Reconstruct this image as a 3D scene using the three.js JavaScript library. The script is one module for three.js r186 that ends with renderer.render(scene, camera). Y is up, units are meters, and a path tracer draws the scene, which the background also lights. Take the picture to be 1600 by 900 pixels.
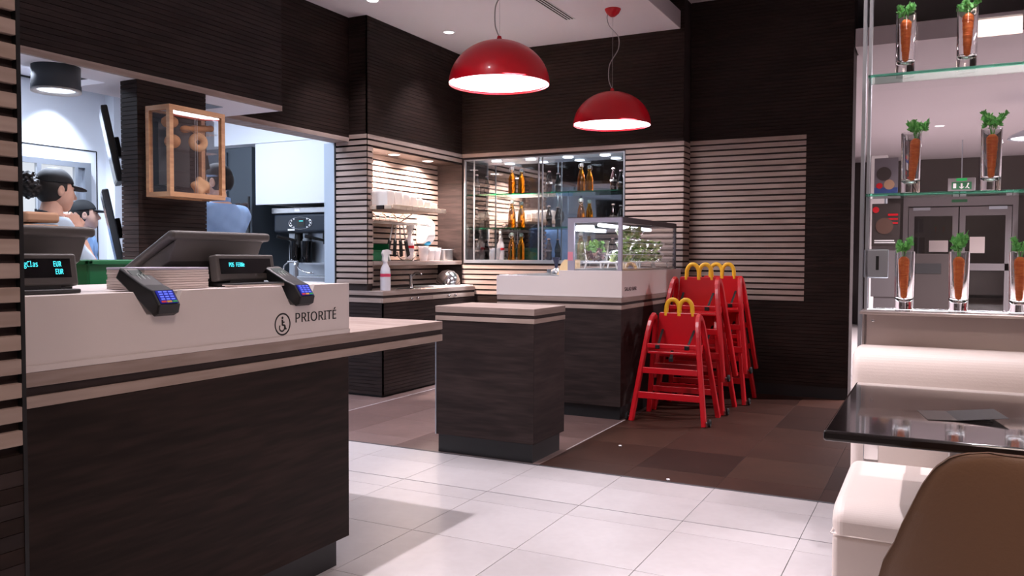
import * as THREE from 'three';
import { RoundedBoxGeometry } from 'three/addons/geometries/RoundedBoxGeometry.js';
import { mergeGeometries } from 'three/addons/utils/BufferGeometryUtils.js';
import { TextGeometry } from 'three/addons/geometries/TextGeometry.js';
import { FontLoader } from 'three/addons/loaders/FontLoader.js';
import { RectAreaLightUniformsLib } from 'three/addons/lights/RectAreaLightUniformsLib.js';

// ---------------------------------------------------------------- camera, light, exposure
const scene = new THREE.Scene();
scene.background = new THREE.Color(0x020203);
const renderer = new THREE.WebGLRenderer({ antialias: true });
renderer.toneMapping = THREE.LinearToneMapping;
renderer.toneMappingExposure = 1.2;
renderer.shadowMap.enabled = true;
RectAreaLightUniformsLib.init();

const FOC = 1300.83, YAW = 0.4744966, PITCH = 0.0372319, ROLL = 0.0038969;
const camera = new THREE.PerspectiveCamera(2 * Math.atan(450 / FOC) * 180 / Math.PI, 16 / 9, 0.05, 60);
camera.position.set(0, 1.2, 0);
{
  const cy = Math.cos(YAW), sy = Math.sin(YAW), cp = Math.cos(PITCH), sp = Math.sin(PITCH);
  const fwd = new THREE.Vector3(-sy * cp, -sp, -cy * cp), right = new THREE.Vector3(cy, 0, -sy);
  const up = new THREE.Vector3().crossVectors(right, fwd);
  const r2 = right.clone().multiplyScalar(Math.cos(ROLL)).addScaledVector(up, Math.sin(ROLL));
  const u2 = up.clone().multiplyScalar(Math.cos(ROLL)).addScaledVector(right, -Math.sin(ROLL));
  camera.quaternion.setFromRotationMatrix(new THREE.Matrix4().makeBasis(r2, u2, fwd.clone().negate()));
}
camera.updateMatrixWorld(true);
scene.add(camera);

const WHITE = 0xfff3fa, COOL = 0xdfeaff, WARM = 0xffe6da;
// light levels (three.js units) for the lamps built below
const L = { pendant: 16.5, down: 6, bench: 9, niche: 21, caseSpot: 20, salad: 26, kitchen: 29, can: 18, far: 120, seat: 15, counter: 20 };

// ---------------------------------------------------------------- helpers
let SEED = 12345;
const rnd = () => { SEED = (SEED * 1664525 + 1013904223) >>> 0; return SEED / 4294967296; };
const used = {};
function numbered(n) { if (!(n in used)) { used[n] = 0; return n; } used[n]++; return n + '_' + String(used[n]).padStart(3, '0'); }
function shade(o) { o.castShadow = true; o.receiveShadow = true; return o; }
function tag(o, label, category, group, kind) {
  o.userData.label = label; o.userData.category = category;
  if (group) o.userData.group = group; if (kind) o.userData.kind = kind; return o;
}
function thing(name, label, category, pos = [0, 0, 0], turn = 0, group) {
  const g = new THREE.Group(); g.name = numbered(name); g.position.set(...pos); g.rotation.y = turn;
  scene.add(g); return tag(g, label, category, group);
}
function P(name, geo, mat, parent = scene) {      // one mesh; arrays of geometries are joined
  if (Array.isArray(geo)) geo = join(geo);
  const m = shade(new THREE.Mesh(geo, mat)); m.name = parent === scene ? numbered(name) : name; parent.add(m); return m;
}
function one(name, geo, mat, label, category, group) { return tag(P(name, geo, mat), label, category, group); }
function struct(name, geo, mat, label, category) { return tag(P(name, geo, mat), label, category, null, 'structure'); }
function join(list) { return mergeGeometries(list.map(g => { const n = g.index ? g.toNonIndexed() : g; for (const k of Object.keys(n.attributes)) if (!['position', 'normal', 'uv'].includes(k)) n.deleteAttribute(k); return n; })); }
function uvm(g) {                                   // uv in metres from the dominant normal
  const p = g.attributes.position, n = g.attributes.normal, uv = new Float32Array(p.count * 2);
  for (let i = 0; i < p.count; i++) {
    const ax = Math.abs(n.getX(i)), ay = Math.abs(n.getY(i)), az = Math.abs(n.getZ(i));
    let u, v;
    if (ay >= ax && ay >= az) { u = p.getX(i); v = p.getZ(i); }
    else if (ax >= az) { u = p.getZ(i); v = p.getY(i); } else { u = p.getX(i); v = p.getY(i); }
    uv[2 * i] = u; uv[2 * i + 1] = v;
  }
  g.setAttribute('uv', new THREE.BufferAttribute(uv, 2)); return g;
}
function B(x0, x1, y0, y1, z0, z1) {
  const g = new THREE.BoxGeometry(Math.abs(x1 - x0), Math.abs(y1 - y0), Math.abs(z1 - z0));
  g.translate((x0 + x1) / 2, (y0 + y1) / 2, (z0 + z1) / 2); return uvm(g);
}
function RB(x0, x1, y0, y1, z0, z1, r = 0.006, s = 2) {
  const w = Math.abs(x1 - x0), h = Math.abs(y1 - y0), d = Math.abs(z1 - z0);
  const g = new RoundedBoxGeometry(w, h, d, s, Math.min(r, w / 2.01, h / 2.01, d / 2.01));
  g.translate((x0 + x1) / 2, (y0 + y1) / 2, (z0 + z1) / 2); return uvm(g);
}
function CYL(x, y, z, r0, r1, h, seg = 24) { const g = new THREE.CylinderGeometry(r1, r0, h, seg); g.translate(x, y + h / 2, z); return g; }
function LAT(pts, seg = 28) { return new THREE.LatheGeometry(pts.map(p => new THREE.Vector2(p[0], p[1])), seg); }
function TUBE(pts, r, seg = 24, rad = 8, closed = false) { return new THREE.TubeGeometry(new THREE.CatmullRomCurve3(pts.map(p => new THREE.Vector3(...p)), closed, 'catmullrom', 0.4), seg, r, rad, closed); }
function ROD(a, b, r, r2 = r, seg = 10) {
  const A = new THREE.Vector3(...a), Bv = new THREE.Vector3(...b), d = Bv.clone().sub(A), g = new THREE.CylinderGeometry(r2, r, d.length(), seg);
  g.applyQuaternion(new THREE.Quaternion().setFromUnitVectors(new THREE.Vector3(0, 1, 0), d.clone().normalize()));
  g.translate((A.x + Bv.x) / 2, (A.y + Bv.y) / 2, (A.z + Bv.z) / 2); return g;
}
function BAR(a, b, w, t, r = 0.006) {               // rounded bar, w across x, t across the rest
  const A = new THREE.Vector3(...a), Bv = new THREE.Vector3(...b), d = Bv.clone().sub(A);
  const g = new RoundedBoxGeometry(w, d.length(), t, 2, Math.min(r, w / 2.1, t / 2.1));
  g.applyQuaternion(new THREE.Quaternion().setFromUnitVectors(new THREE.Vector3(0, 1, 0), d.clone().normalize()));
  g.translate((A.x + Bv.x) / 2, (A.y + Bv.y) / 2, (A.z + Bv.z) / 2); return g;
}
function SPH(x, y, z, rx, ry = rx, rz = rx, s = 20) { const g = new THREE.SphereGeometry(1, s, Math.ceil(s * .7)); g.scale(rx, ry, rz); g.translate(x, y, z); return g; }
function copyThing(src, pos, turn, label) {
  const c = src.clone(); c.name = numbered(src.name.replace(/_\d{3}$/, '')); c.position.set(...pos); if (turn !== undefined) c.rotation.y = turn;
  c.userData = { ...src.userData }; if (label) c.userData.label = label; scene.add(c); return c;
}
// photo pixel (1600 x 900) to a point on a plane of the place
const _m = camera.matrixWorld;
function ray(u, v) { return new THREE.Vector3((u - 800) / FOC, -(v - 450) / FOC, -1).transformDirection(_m); }
function onX(u, v, x) { const d = ray(u, v); return camera.position.clone().addScaledVector(d, x / d.x); }
function onY(u, v, h) { const d = ray(u, v); return camera.position.clone().addScaledVector(d, (h - 1.2) / d.y); }
function onZ(u, v, z) { const d = ray(u, v); return camera.position.clone().addScaledVector(d, z / d.z); }

// surface nets over a distance function: closed smooth meshes for bodies, cloth, produce
function nets(sdf, lo, hi, c) {
  const nx = Math.ceil((hi[0] - lo[0]) / c) + 1, ny = Math.ceil((hi[1] - lo[1]) / c) + 1, nz = Math.ceil((hi[2] - lo[2]) / c) + 1;
  const f = new Float32Array(nx * ny * nz), id = (i, j, k) => i + nx * (j + ny * k);
  for (let k = 0; k < nz; k++) for (let j = 0; j < ny; j++) for (let i = 0; i < nx; i++) f[id(i, j, k)] = sdf(lo[0] + i * c, lo[1] + j * c, lo[2] + k * c);
  const vi = new Int32Array(nx * ny * nz).fill(-1), pos = [], idx = [];
  const E = [[0, 1], [2, 3], [4, 5], [6, 7], [0, 2], [1, 3], [4, 6], [5, 7], [0, 4], [1, 5], [2, 6], [3, 7]];
  for (let k = 0; k < nz - 1; k++) for (let j = 0; j < ny - 1; j++) for (let i = 0; i < nx - 1; i++) {
    const v = []; let m = 0;
    for (let q = 0; q < 8; q++) { const s = f[id(i + (q & 1), j + ((q >> 1) & 1), k + (q >> 2))]; v.push(s); if (s < 0) m++; }
    if (m === 0 || m === 8) continue;
    let sx = 0, sy = 0, sz = 0, n = 0;
    for (const [a, b] of E) if ((v[a] < 0) !== (v[b] < 0)) {
      const t = v[a] / (v[a] - v[b]);
      sx += (a & 1) + t * ((b & 1) - (a & 1)); sy += ((a >> 1) & 1) + t * (((b >> 1) & 1) - ((a >> 1) & 1)); sz += (a >> 2) + t * ((b >> 2) - (a >> 2)); n++;
    }
    vi[id(i, j, k)] = pos.length / 3; pos.push(lo[0] + (i + sx / n) * c, lo[1] + (j + sy / n) * c, lo[2] + (k + sz / n) * c);
  }
  const quad = (a, b, cc, d, flip) => { if (a < 0 || b < 0 || cc < 0 || d < 0) return; flip ? idx.push(a, cc, b, a, d, cc) : idx.push(a, b, cc, a, cc, d); };
  for (let k = 1; k < nz - 1; k++) for (let j = 1; j < ny - 1; j++) for (let i = 1; i < nx - 1; i++) {
    const s = f[id(i, j, k)] < 0;
    if (s !== f[id(i + 1, j, k)] < 0) quad(vi[id(i, j - 1, k - 1)], vi[id(i, j, k - 1)], vi[id(i, j, k)], vi[id(i, j - 1, k)], !s);
    if (s !== f[id(i, j + 1, k)] < 0) quad(vi[id(i - 1, j, k - 1)], vi[id(i - 1, j, k)], vi[id(i, j, k)], vi[id(i, j, k - 1)], !s);
    if (s !== f[id(i, j, k + 1)] < 0) quad(vi[id(i - 1, j - 1, k)], vi[id(i, j - 1, k)], vi[id(i, j, k)], vi[id(i - 1, j, k)], !s);
  }
  const g = new THREE.BufferGeometry(); g.setAttribute('position', new THREE.Float32BufferAttribute(pos, 3)); g.setIndex(idx); g.computeVertexNormals();
  g.setAttribute('uv', new THREE.Float32BufferAttribute(new Float32Array(pos.length / 3 * 2), 2)); return g;
}
const smin = (a, b, k) => { const h = Math.max(k - Math.abs(a - b), 0) / k; return Math.min(a, b) - h * h * k * .25; };
function cap(x, y, z, a, b, ra, rb) {
  const dx = b[0] - a[0], dy = b[1] - a[1], dz = b[2] - a[2], px = x - a[0], py = y - a[1], pz = z - a[2];
  const t = Math.max(0, Math.min(1, (px * dx + py * dy + pz * dz) / (dx * dx + dy * dy + dz * dz + 1e-9)));
  return Math.hypot(px - t * dx, py - t * dy, pz - t * dz) - (ra + t * (rb - ra));
}
function ell(x, y, z, c, r) { const X = (x - c[0]) / r[0], Y = (y - c[1]) / r[1], Z = (z - c[2]) / r[2], k = Math.hypot(X, Y, Z); return (k - 1) * Math.min(r[0], r[1], r[2]); }

// ---------------------------------------------------------------- textures
function hash(x, y, s) { let h = (x * 374761393 + y * 668265263 + s * 974711) | 0; h = Math.imul(h ^ (h >>> 13), 1274126177); return ((h ^ (h >>> 16)) >>> 0) / 4294967296; }
function vn(x, y, px, py, s) {
  const xi = Math.floor(x), yi = Math.floor(y), fx = x - xi, fy = y - yi, ux = fx * fx * (3 - 2 * fx), uy = fy * fy * (3 - 2 * fy);
  const w = (a, p) => ((a % p) + p) % p;
  const a = hash(w(xi, px), w(yi, py), s), b = hash(w(xi + 1, px), w(yi, py), s), c = hash(w(xi, px), w(yi + 1, py), s), d = hash(w(xi + 1, px), w(yi + 1, py), s);
  return a + (b - a) * ux + (c - a) * uy + (a - b - c + d) * ux * uy;
}
function tex(n, fn, srgb = true, rx = 1, ry = 1) {
  const d = new Uint8Array(n * n * 4);
  for (let j = 0; j < n; j++) for (let i = 0; i < n; i++) { const c = fn(i / n, j / n); const o = 4 * (j * n + i); d[o] = c[0]; d[o + 1] = c[1]; d[o + 2] = c[2]; d[o + 3] = 255; }
  const t = new THREE.DataTexture(d, n, n); t.wrapS = t.wrapT = THREE.RepeatWrapping; t.magFilter = THREE.LinearFilter; t.minFilter = THREE.LinearMipmapLinearFilter; t.generateMipmaps = true;
  if (srgb) t.colorSpace = THREE.SRGBColorSpace; t.repeat.set(rx, ry); t.needsUpdate = true; return t;
}
const mixc = (a, b, t) => [a[0] + (b[0] - a[0]) * t, a[1] + (b[1] - a[1]) * t, a[2] + (b[2] - a[2]) * t];
function woodTex(a, b, seed, n = 512) {
  return tex(n, (u, v) => {
    const w = vn(u * 3, v * 10, 3, 10, seed + 5) * 1.5;
    const g = .5 * vn(u * 5 + w, v * 48, 5, 48, seed) + .3 * vn(u * 14, v * 128, 14, 128, seed + 1) + .2 * vn(u * 2, v * 12, 2, 12, seed + 2);
    return mixc(a, b, Math.min(1, Math.max(0, (g - .2) * 1.6)));
  });
}
function mottle(a, b, seed, f = 4, n = 256) {
  return tex(n, (u, v) => mixc(a, b, .45 * vn(u * f, v * f, f, f, seed) + .3 * vn(u * f * 4, v * f * 4, f * 4, f * 4, seed + 1) + .25 * vn(u * f * 16, v * f * 16, f * 16, f * 16, seed + 2)));
}
const S = (o) => new THREE.MeshStandardMaterial(o), PH = (o) => new THREE.MeshPhysicalMaterial(o);
const grainBump = tex(256, (u, v) => { const g = 255 * (.6 * vn(u * 6, v * 60, 6, 60, 91) + .4 * vn(u * 20, v * 120, 20, 120, 92)); return [g, g, g]; }, false);
const fineBump = tex(256, (u, v) => { const g = 255 * (.5 * vn(u * 40, v * 40, 40, 40, 71) + .5 * vn(u * 110, v * 110, 110, 110, 72)); return [g, g, g]; }, false, 4, 4);
const M = {
  wood: PH({ map: woodTex([152, 134, 126], [178, 160, 152], 1), specularIntensity: .5, roughness: .68, bumpMap: grainBump, bumpScale: .0003 }),
  woodb: PH({ map: woodTex([156, 137, 127], [182, 163, 153], 7), specularIntensity: .5, roughness: .68, bumpMap: grainBump, bumpScale: .0003 }),
  dark: PH({ map: woodTex([33, 24, 21], [52, 39, 35], 21), specularIntensity: .3, roughness: .62, bumpMap: grainBump, bumpScale: .0004 }),
  darkb: PH({ map: woodTex([38, 30, 29], [58, 47, 45], 27), specularIntensity: .35, roughness: .58, bumpMap: grainBump, bumpScale: .0004 }),
  groove: S({ color: 0x2a1c1a, roughness: .8 }),
  plinth: S({ color: 0x17181a, roughness: .45 }),
  lam: S({ color: 0xe2d8d4, roughness: .42, bumpMap: fineBump, bumpScale: .00005 }),
  ceil: S({ color: 0xf7f1f5, roughness: .9 }),
  ceilDark: S({ color: 0xd8d2d4, roughness: .9 }),
  oak: S({ map: woodTex([176, 126, 88], [212, 164, 120], 33), roughness: .5 }),
  grout: S({ color: 0x6e6a6c, roughness: .95 }),
  joint: S({ color: 0x55565a, roughness: .6, metalness: .3 }),
  tileW: [0, 1, 2].map(i => S({ map: mottle([192 - i * 3, 187 - i * 3, 188 - i * 3], [208 - i * 3, 204 - i * 3, 205 - i * 3], 40 + i, 3), roughness: .34 })),
  tileL: [[118, 95, 91], [111, 88, 84], [105, 83, 79], [122, 100, 96], [113, 92, 88]].map((c, i) => S({ map: mottle(c.map(v => v * .88), c.map(v => v * 1.08), 56 + i, 5), roughness: .42 })),
  tileB: [[61, 38, 30], [68, 45, 36], [55, 33, 26], [64, 40, 32], [48, 28, 22]].map((c, i) => PH({ specularIntensity: .35, map: mottle(c.map(v => v * .86), c.map(v => v * 1.1), 50 + i, 5), roughness: .5 })),
  steel: S({ color: 0xc4c6c8, metalness: 1, roughness: .28 }),
  chrome: S({ color: 0xd8d8da, metalness: 1, roughness: .12 }),
  alu: S({ color: 0xb4bac2, metalness: .85, roughness: .38 }),
  brushed: PH({ color: 0xc9bcb8, metalness: 1, roughness: .34, anisotropy: .7, anisotropyRotation: Math.PI / 2 }),
  mirror: S({ color: 0xc2c8cc, metalness: 1, roughness: .03 }),
  pane: PH({ color: 0xffffff, roughness: 0, transmission: 1, thickness: 0, ior: 1.5 }),
  shelfGlass: PH({ color: 0xe6fff4, roughness: .02, transmission: 1, thickness: .01, ior: 1.5, attenuationColor: new THREE.Color(0x3fcf9c), attenuationDistance: .35 }),
  tumbler: PH({ color: 0xffffff, roughness: 0, transmission: 1, thickness: .01, ior: 1.48 }),
  red: PH({ color: 0xcc0a20, roughness: .36, specularIntensity: .6, clearcoat: .3, clearcoatRoughness: .12 }),
  redChair: PH({ color: 0xc4061a, roughness: .36, clearcoat: .5, clearcoatRoughness: .2 }),
  yellow: S({ color: 0xf0b828, roughness: .4 }),
  white: S({ color: 0xeeeeee, roughness: .5 }),
  offwhite: S({ color: 0xe4e2e0, roughness: .6 }),
  black: S({ color: 0x101113, roughness: .45 }),
  blackGloss: S({ color: 0x0a0b0d, roughness: .12 }),
  rubber: S({ color: 0x141414, roughness: .8 }),
  posGrey: S({ color: 0x565250, roughness: .5, bumpMap: fineBump, bumpScale: .0001 }),
  posDark: S({ color: 0x2c2b2c, roughness: .5 }),
  leather: PH({ color: 0xf0e2da, roughness: .5, bumpMap: fineBump, bumpScale: .00025, clearcoat: .15, clearcoatRoughness: .4 }),
  brownSeat: PH({ color: 0x7c5c44, roughness: .5, bumpMap: fineBump, bumpScale: .0004 }),
  tableTop: PH({ color: 0x1b1718, roughness: .12, clearcoat: 1, clearcoatRoughness: .04, bumpMap: fineBump, bumpScale: .00002 }),
  green: S({ color: 0x0b6a3c, roughness: .5 }),
  paper: S({ color: 0xd2c4c0, roughness: .85 }),
  card: S({ color: 0xb08a6e, roughness: .9 }),
  kwall: S({ color: 0xd4d8de, roughness: .55 }),
  kpanel: PH({ color: 0xdfe4ea, roughness: .35 }),
  kdark: S({ color: 0x39424a, roughness: .5 }),
  kfloor: S({ color: 0x7a7472, roughness: .6 }),
  farWall: S({ color: 0xb4abae, roughness: .8 }),
  farDark: S({ color: 0x2e2422, roughness: .6 }),
  farFrame: S({ color: 0x807a7c, metalness: .3, roughness: .45 }),
  night: S({ color: 0x060606, roughness: .9 }),
  skin: S({ color: 0xdcb09a, roughness: .55 }),
  shirt: S({ color: 0x8fb4e2, roughness: .85 }),
  shirtPale: S({ color: 0xb6c8d8, roughness: .85 }),
  trouser: S({ color: 0x1c1d22, roughness: .9 }),
  capBlack: S({ color: 0x0f1216, roughness: .75 }),
  hair: S({ color: 0x15100e, roughness: .6 }),
};
function glow(color, k) { return S({ color: 0x000000, emissive: color, emissiveIntensity: k, roughness: .9 }); }
const GL = { pendant: glow(WHITE, 3.2), down: glow(WHITE, 4), cool: glow(COOL, 3), led: glow(0xf4f6ff, 4), vfd: glow(0x48e2f2, 1.8), key: glow(0x6a78ff, 1.0), exit: glow(0x18b45a, .7), far: glow(WHITE, 2.2) };
function areaDown(parent, x, y, z, w, d, color, k) {
  const l = new THREE.RectAreaLight(color, k, w, d); l.position.set(x, y, z); l.rotation.x = -Math.PI / 2; l.castShadow = true; l.name = 'lamp_light'; parent.add(l); return l;
}
function spot(parent, x, y, z, tx, ty, tz, color, k, angle, pen = .5, rad = 1) {
  const l = new THREE.SpotLight(color, k, 0, angle, pen, 2); l.position.set(x, y, z); l.target.position.set(tx, ty, tz); l.castShadow = true; l.shadow.radius = rad; l.name = 'lamp_light';
  parent.add(l); parent.add(l.target); l.target.name = 'aim'; return l;
}
const fontB = await new FontLoader().loadAsync('fonts/droid/droid_sans_bold.typeface.json');
const fontR = await new FontLoader().loadAsync('fonts/droid/droid_sans_regular.typeface.json');
const fontM = await new FontLoader().loadAsync('fonts/droid/droid_sans_mono_regular.typeface.json');
function text(s, font, size, depth = .0012) { const g = new TextGeometry(s, { font, size, depth, curveSegments: 4, bevelEnabled: false }); g.computeBoundingBox(); return g; }

// key planes read from the photograph
const ZB = -7.315, XN = -4.332, ZP = -5.735, XC = -2.022, CEIL = 3.23;
const PITCHS = 0.0515, SLAT = 0.0355;

// ---------------------------------------------------------------- setting: floor
const floor = struct('floor', B(-7.6, 4.1, -.2, -.012, -8, 3.3), M.grout, 'tiled floor, white tiles in front and brown tiles behind', 'floor');
{
  const W = .51, zr = [.6, .085, -.43, -.945, -1.46, -1.975, -2.49, -3.02, -3.535, -3.7, -4.055, -4.3];
  const xs = []; for (let i = -8; i <= 4; i++) xs.push(i * W);
  for (let r = 0; r < zr.length - 1; r++) for (const x of xs) {
    const z1 = zr[r], z0 = zr[r + 1], g0 = z0 === -3.7 ? .004 : .0014, g1 = z1 === -3.7 ? .004 : .0014;
    P('floor_tile', RB(x + .0014, x + W - .0014, -.012, 0, z0 + g0, z1 - g1, .0012, 1), M.tileW[Math.floor(rnd() * 3)], floor);
  }
  P('expansion_joint', B(-4.08, 2.55, -.012, -.0015, -3.7035, -3.6965), M.joint, floor);
  P('threshold_strip', B(-4.5, 2.55, -.012, .001, -4.318, -4.3), M.joint, floor);
  const zb = [-4.318, -4.555, -5.08, -5.575, -6.065, -6.55, -7.05, -7.55];
  for (let r = 0; r < zb.length - 1; r++) for (let i = -10; i <= 4; i++)
    P('brown_floor_tile', RB(i * W + .0008, i * W + W - .0008, -.012, 0, zb[r + 1] + .0008, zb[r] - .0008, .001, 1), (i < -4 ? M.tileL : M.tileB)[Math.floor(rnd() * 5)], floor);
  P('floor_border', B(-4.072, -4.062, -.01, .0012, -7.3, -4.32), M.farWall, floor);
  P('floor_border', B(-2.052, -2.044, -.01, .0012, -5.82, -4.74), M.farWall, floor);
}
struct('kitchen_floor', B(-7.6, -5.12, -.012, 0, -7, 1), M.kfloor, 'grey kitchen floor behind the service counter', 'floor');

// ---------------------------------------------------------------- setting: walls with slats and dark boards
function planksX(parent, x, z0, z1, y0, y1, pitch = .03, mat = M.dark) {     // boards on a face looking to +x
  const gs = []; for (let y = y0; y < y1 - .004; y += pitch) gs.push(B(x - .012, x, y + .001, Math.min(y + pitch - .0015, y1), z0, z1));
  const m = P('plank_cladding', gs, mat, parent); m.userData.kind = 'stuff'; return m;
}
function planksZ(parent, z, x0, x1, y0, y1, pitch = .03, mat = M.dark) {     // boards on a face looking to +z
  const gs = []; for (let y = y0; y < y1 - .004; y += pitch) gs.push(B(x0, x1, y + .001, Math.min(y + pitch - .0015, y1), z - .012, z));
  const m = P('plank_cladding', gs, mat, parent); m.userData.kind = 'stuff'; return m;
}
function slatsX(parent, x, z0, z1, y0, y1, t = .014) { let k = 0; for (let y = y1; y - SLAT > y0 - .012; y -= PITCHS) P('slat', B(x - t, x, Math.max(y - SLAT, y0), y, z0, z1), (k++ % 2 ? M.wood : M.woodb), parent); }
function slatsZ(parent, z, x0, x1, y0, y1, t = .014) { let k = 0; for (let y = y1; y - SLAT > y0 - .012; y -= PITCHS) P('slat', B(x0, x1, Math.max(y - SLAT, y0), y, z - t, z), (k++ % 2 ? M.wood : M.woodb), parent); }
const NTH = ['first', 'second', 'third', 'fourth', 'fifth', 'sixth', 'seventh'];
const HT = 2.238;          // top of the slatted band on the far walls

// back wall with the display recess
const wb = struct('wall_back', [B(-4.75, -2.062, 2.18, 3.5, -7.7, ZB - .014), B(-4.75, -2.062, 0, 1.156, -7.7, ZB - .014), B(-2.593, -2.062, 1.156, 2.18, -7.7, ZB - .014), B(-4.75, -4.305, 1.156, 2.18, -7.7, ZB - .014), B(-4.305, -2.593, 1.156, 2.18, -7.7, -7.56)], M.groove, 'dark boarded back wall with pale slats around the bottle display', 'wall');
planksZ(wb, ZB, -4.33, -2.05, HT, 3.5);
P('slat', B(-4.33, -2.05, HT - SLAT, HT, ZB - .014, ZB), M.wood, wb);
slatsZ(wb, ZB, -2.59, -2.05, .82, HT - PITCHS);
slatsZ(wb, ZB, -4.33, -2.595, .82, 1.118);
planksZ(wb, ZB, -4.33, -2.05, .02, .8);
// the right-hand return of that wall and the recessed dark wall
P('slat_return_backing', B(-2.062, -2.052, 0, 3.5, -7.7, ZB - .014), M.groove, wb);
{ let k = 0; for (let y = HT; y - SLAT > .81; y -= PITCHS) P('slat', B(-2.052, -2.044, y - SLAT, y, -7.52, ZB), k++ % 2 ? M.wood : M.woodb, wb); }
const wr = struct('wall_right', B(-2.05, -.672, 0, 3.5, -7.8, -7.534), M.groove, 'dark boarded wall with a large slatted panel behind the high chairs', 'wall');
planksZ(wr, -7.52, -2.044, -1.037, 2.257, 3.5); planksZ(wr, -7.52, -1.037, -.672, .1, 3.5); planksZ(wr, -7.52, -2.044, -1.037, .1, .822);
slatsZ(wr, -7.52, -2.044, -1.037, .822, 2.257);
P('baseboard', B(-2.044, -.672, 0, .1, -7.534, -7.526), M.plinth, wr);

// left wall: niche, header, slatted pillar
const wn = struct('wall_niche', [B(-4.66, XN - .014, HT - .01, 3.5, -7.33, ZP - .014), B(-4.66, -4.64, .9, 2.24, -7.33, ZP - .014), B(-4.64, XN - .014, 2.14, 2.23, -7.33, ZP - .014), B(-4.66, XN - .014, .907, 2.24, -5.82, ZP - .014)], M.groove, 'slatted left wall with a lit niche above the hand wash counter', 'wall');
planksX(wn, XN, -7.315, ZP, HT, 3.5); planksZ(wn, ZP, -4.53, XN, HT, 3.5);
for (const [y, h] of [[HT, 0], [HT - PITCHS, 1]]) P('slat', B(XN - .014, XN, y - SLAT, y, -7.315, ZP), h ? M.woodb : M.wood, wn);
slatsX(wn, XN, -5.824, ZP - .001, .95, HT - 2 * PITCHS);
slatsZ(wn, ZP + .0005, -4.66, XN, .95, HT);
slatsX(wn, -4.62, -7.315, -5.824, 1.17, 2.13);             // niche back, upper
slatsX(wn, -4.62, -7.315, -5.824, .93, 1.118);             // niche back, splash zone
P('niche_ceiling', B(-4.64, XN - .001, 2.13, 2.142, -7.315, -5.824), M.dark, wn);
P('niche_side_panel', B(-4.62, XN, .91, 2.14, ZB - .01, ZB + .004), M.darkb, wn);
P('niche_jamb', B(-4.62, XN - .014, .92, 2.13, -5.83, -5.82), M.dark, wn);
P('niche_shelf', RB(-4.62, XN + .004, 1.122, 1.16, -7.31, -5.825, .003), M.wood, wn);
for (const z of [-6.30, -6.86]) {
  const t = thing('niche_spotlight', z > -6.5 ? 'round recessed spotlight in niche ceiling beside the slatted pillar' : 'round recessed spotlight in niche ceiling beside the dark side panel', 'spotlight', [-4.45, 2.13, z], 0, 'niche spotlights');
  P('rim', LAT([[.046, 0], [.054, -.004], [.056, 0], [.046, .004]]), M.white, t); P('lens', CYL(0, -.005, 0, .046, .046, .004), GL.down, t);
  spot(t, 0, -.012, 0, -.12, -1, 0, WARM, L.niche, 1.35, .8, 2);
}
// header over the kitchen opening and the deep bulkhead over the counter
const wh = struct('wall_header', B(-4.7, -4.534, 2.215, 3.5, ZP, -4.312), M.groove, 'dark boarded header over the coffee bay opening', 'wall');
planksX(wh, -4.52, ZP, -4.312, 2.215, 3.5);
P('header_trim', B(-4.7, -4.52, 2.18, 2.215, ZP, -4.312), M.wood, wh);
const wbk = struct('wall_bulkhead', [B(-4.22, -3.974, 2.21, 3.5, -4.31, .6), B(-4.54, -4.2, 2.21, 3.5, -4.31, -3.17)], M.groove, 'dark boarded bulkhead hanging over the service counter', 'wall');
planksX(wbk, -3.96, -4.31, .6, 2.21, 3.5, .03, M.darkb);
P('bulkhead_trim', B(-3.98, -3.958, 2.175, 2.21, -4.312, .6), M.wood, wbk);
P('bulkhead_soffit', [B(-4.22, -3.98, 2.176, 2.21, -4.31, .6), B(-4.54, -4.22, 2.176, 2.21, -4.31, -3.17)], M.ceil, wbk);
P('soffit_vent', B(-4.40, -4.2, 2.172, 2.178, -4.02, -3.85), M.alu, wbk);
// pillar under the bulkhead
const pk = struct('pillar_kitchen', B(-4.1, -3.977, 0, 2.176, -3.66, -3.187), M.groove, 'dark boarded pillar carrying the bread display box', 'pillar');
planksX(pk, -3.965, -3.66, -3.187, .02, 2.174, .0245); planksZ(pk, -3.175, -4.1, -3.965, .02, 2.174, .0245);
// slatted pillar in the foreground
const pf = struct('pillar_front', B(-2.4, -1.768, 0, 3.5, -1.112, -.35), M.groove, 'slatted wood pillar at the near end of the service counter', 'pillar');
{ let y = 3.5, k = 0; for (; y > .79; y -= PITCHS) P('slat', RB(-1.768, -1.752, y - .0325, y, -1.105, -.35, .002, 1), k++ % 2 ? M.wood : M.woodb, pf);
  for (y = .77; y > .02; y -= .034) P('plank', B(-1.768, -1.754, y - .0325, y, -1.105, -.35), k++ % 2 ? M.dark : M.darkb, pf);
  P('corner_trim', B(-1.79, -1.752, 0, 3.5, -1.114, -1.105), M.black, pf); }

// ceilings
const cl = struct('ceiling', B(-4.9, -2.09, CEIL, CEIL + .15, -7.5, .6), M.ceil, 'white dropped ceiling over the counter area', 'ceiling');
struct('ceiling_upper', B(-7.4, 4.1, 3.5, 3.6, -8, 3.3), M.ceilDark, 'upper ceiling over the seating area', 'ceiling');
P('ceiling_fascia', B(-2.092, -2.084, CEIL, CEIL + .15, -7.3, .6), M.farWall, cl);
struct('ceiling_kitchen', [B(-7.2, -4.71, 2.75, 2.85, -6.5, .6), B(-4.71, -4.22, 2.75, 2.85, -3.17, .6)], M.ceil, 'white kitchen ceiling', 'ceiling');
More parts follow.
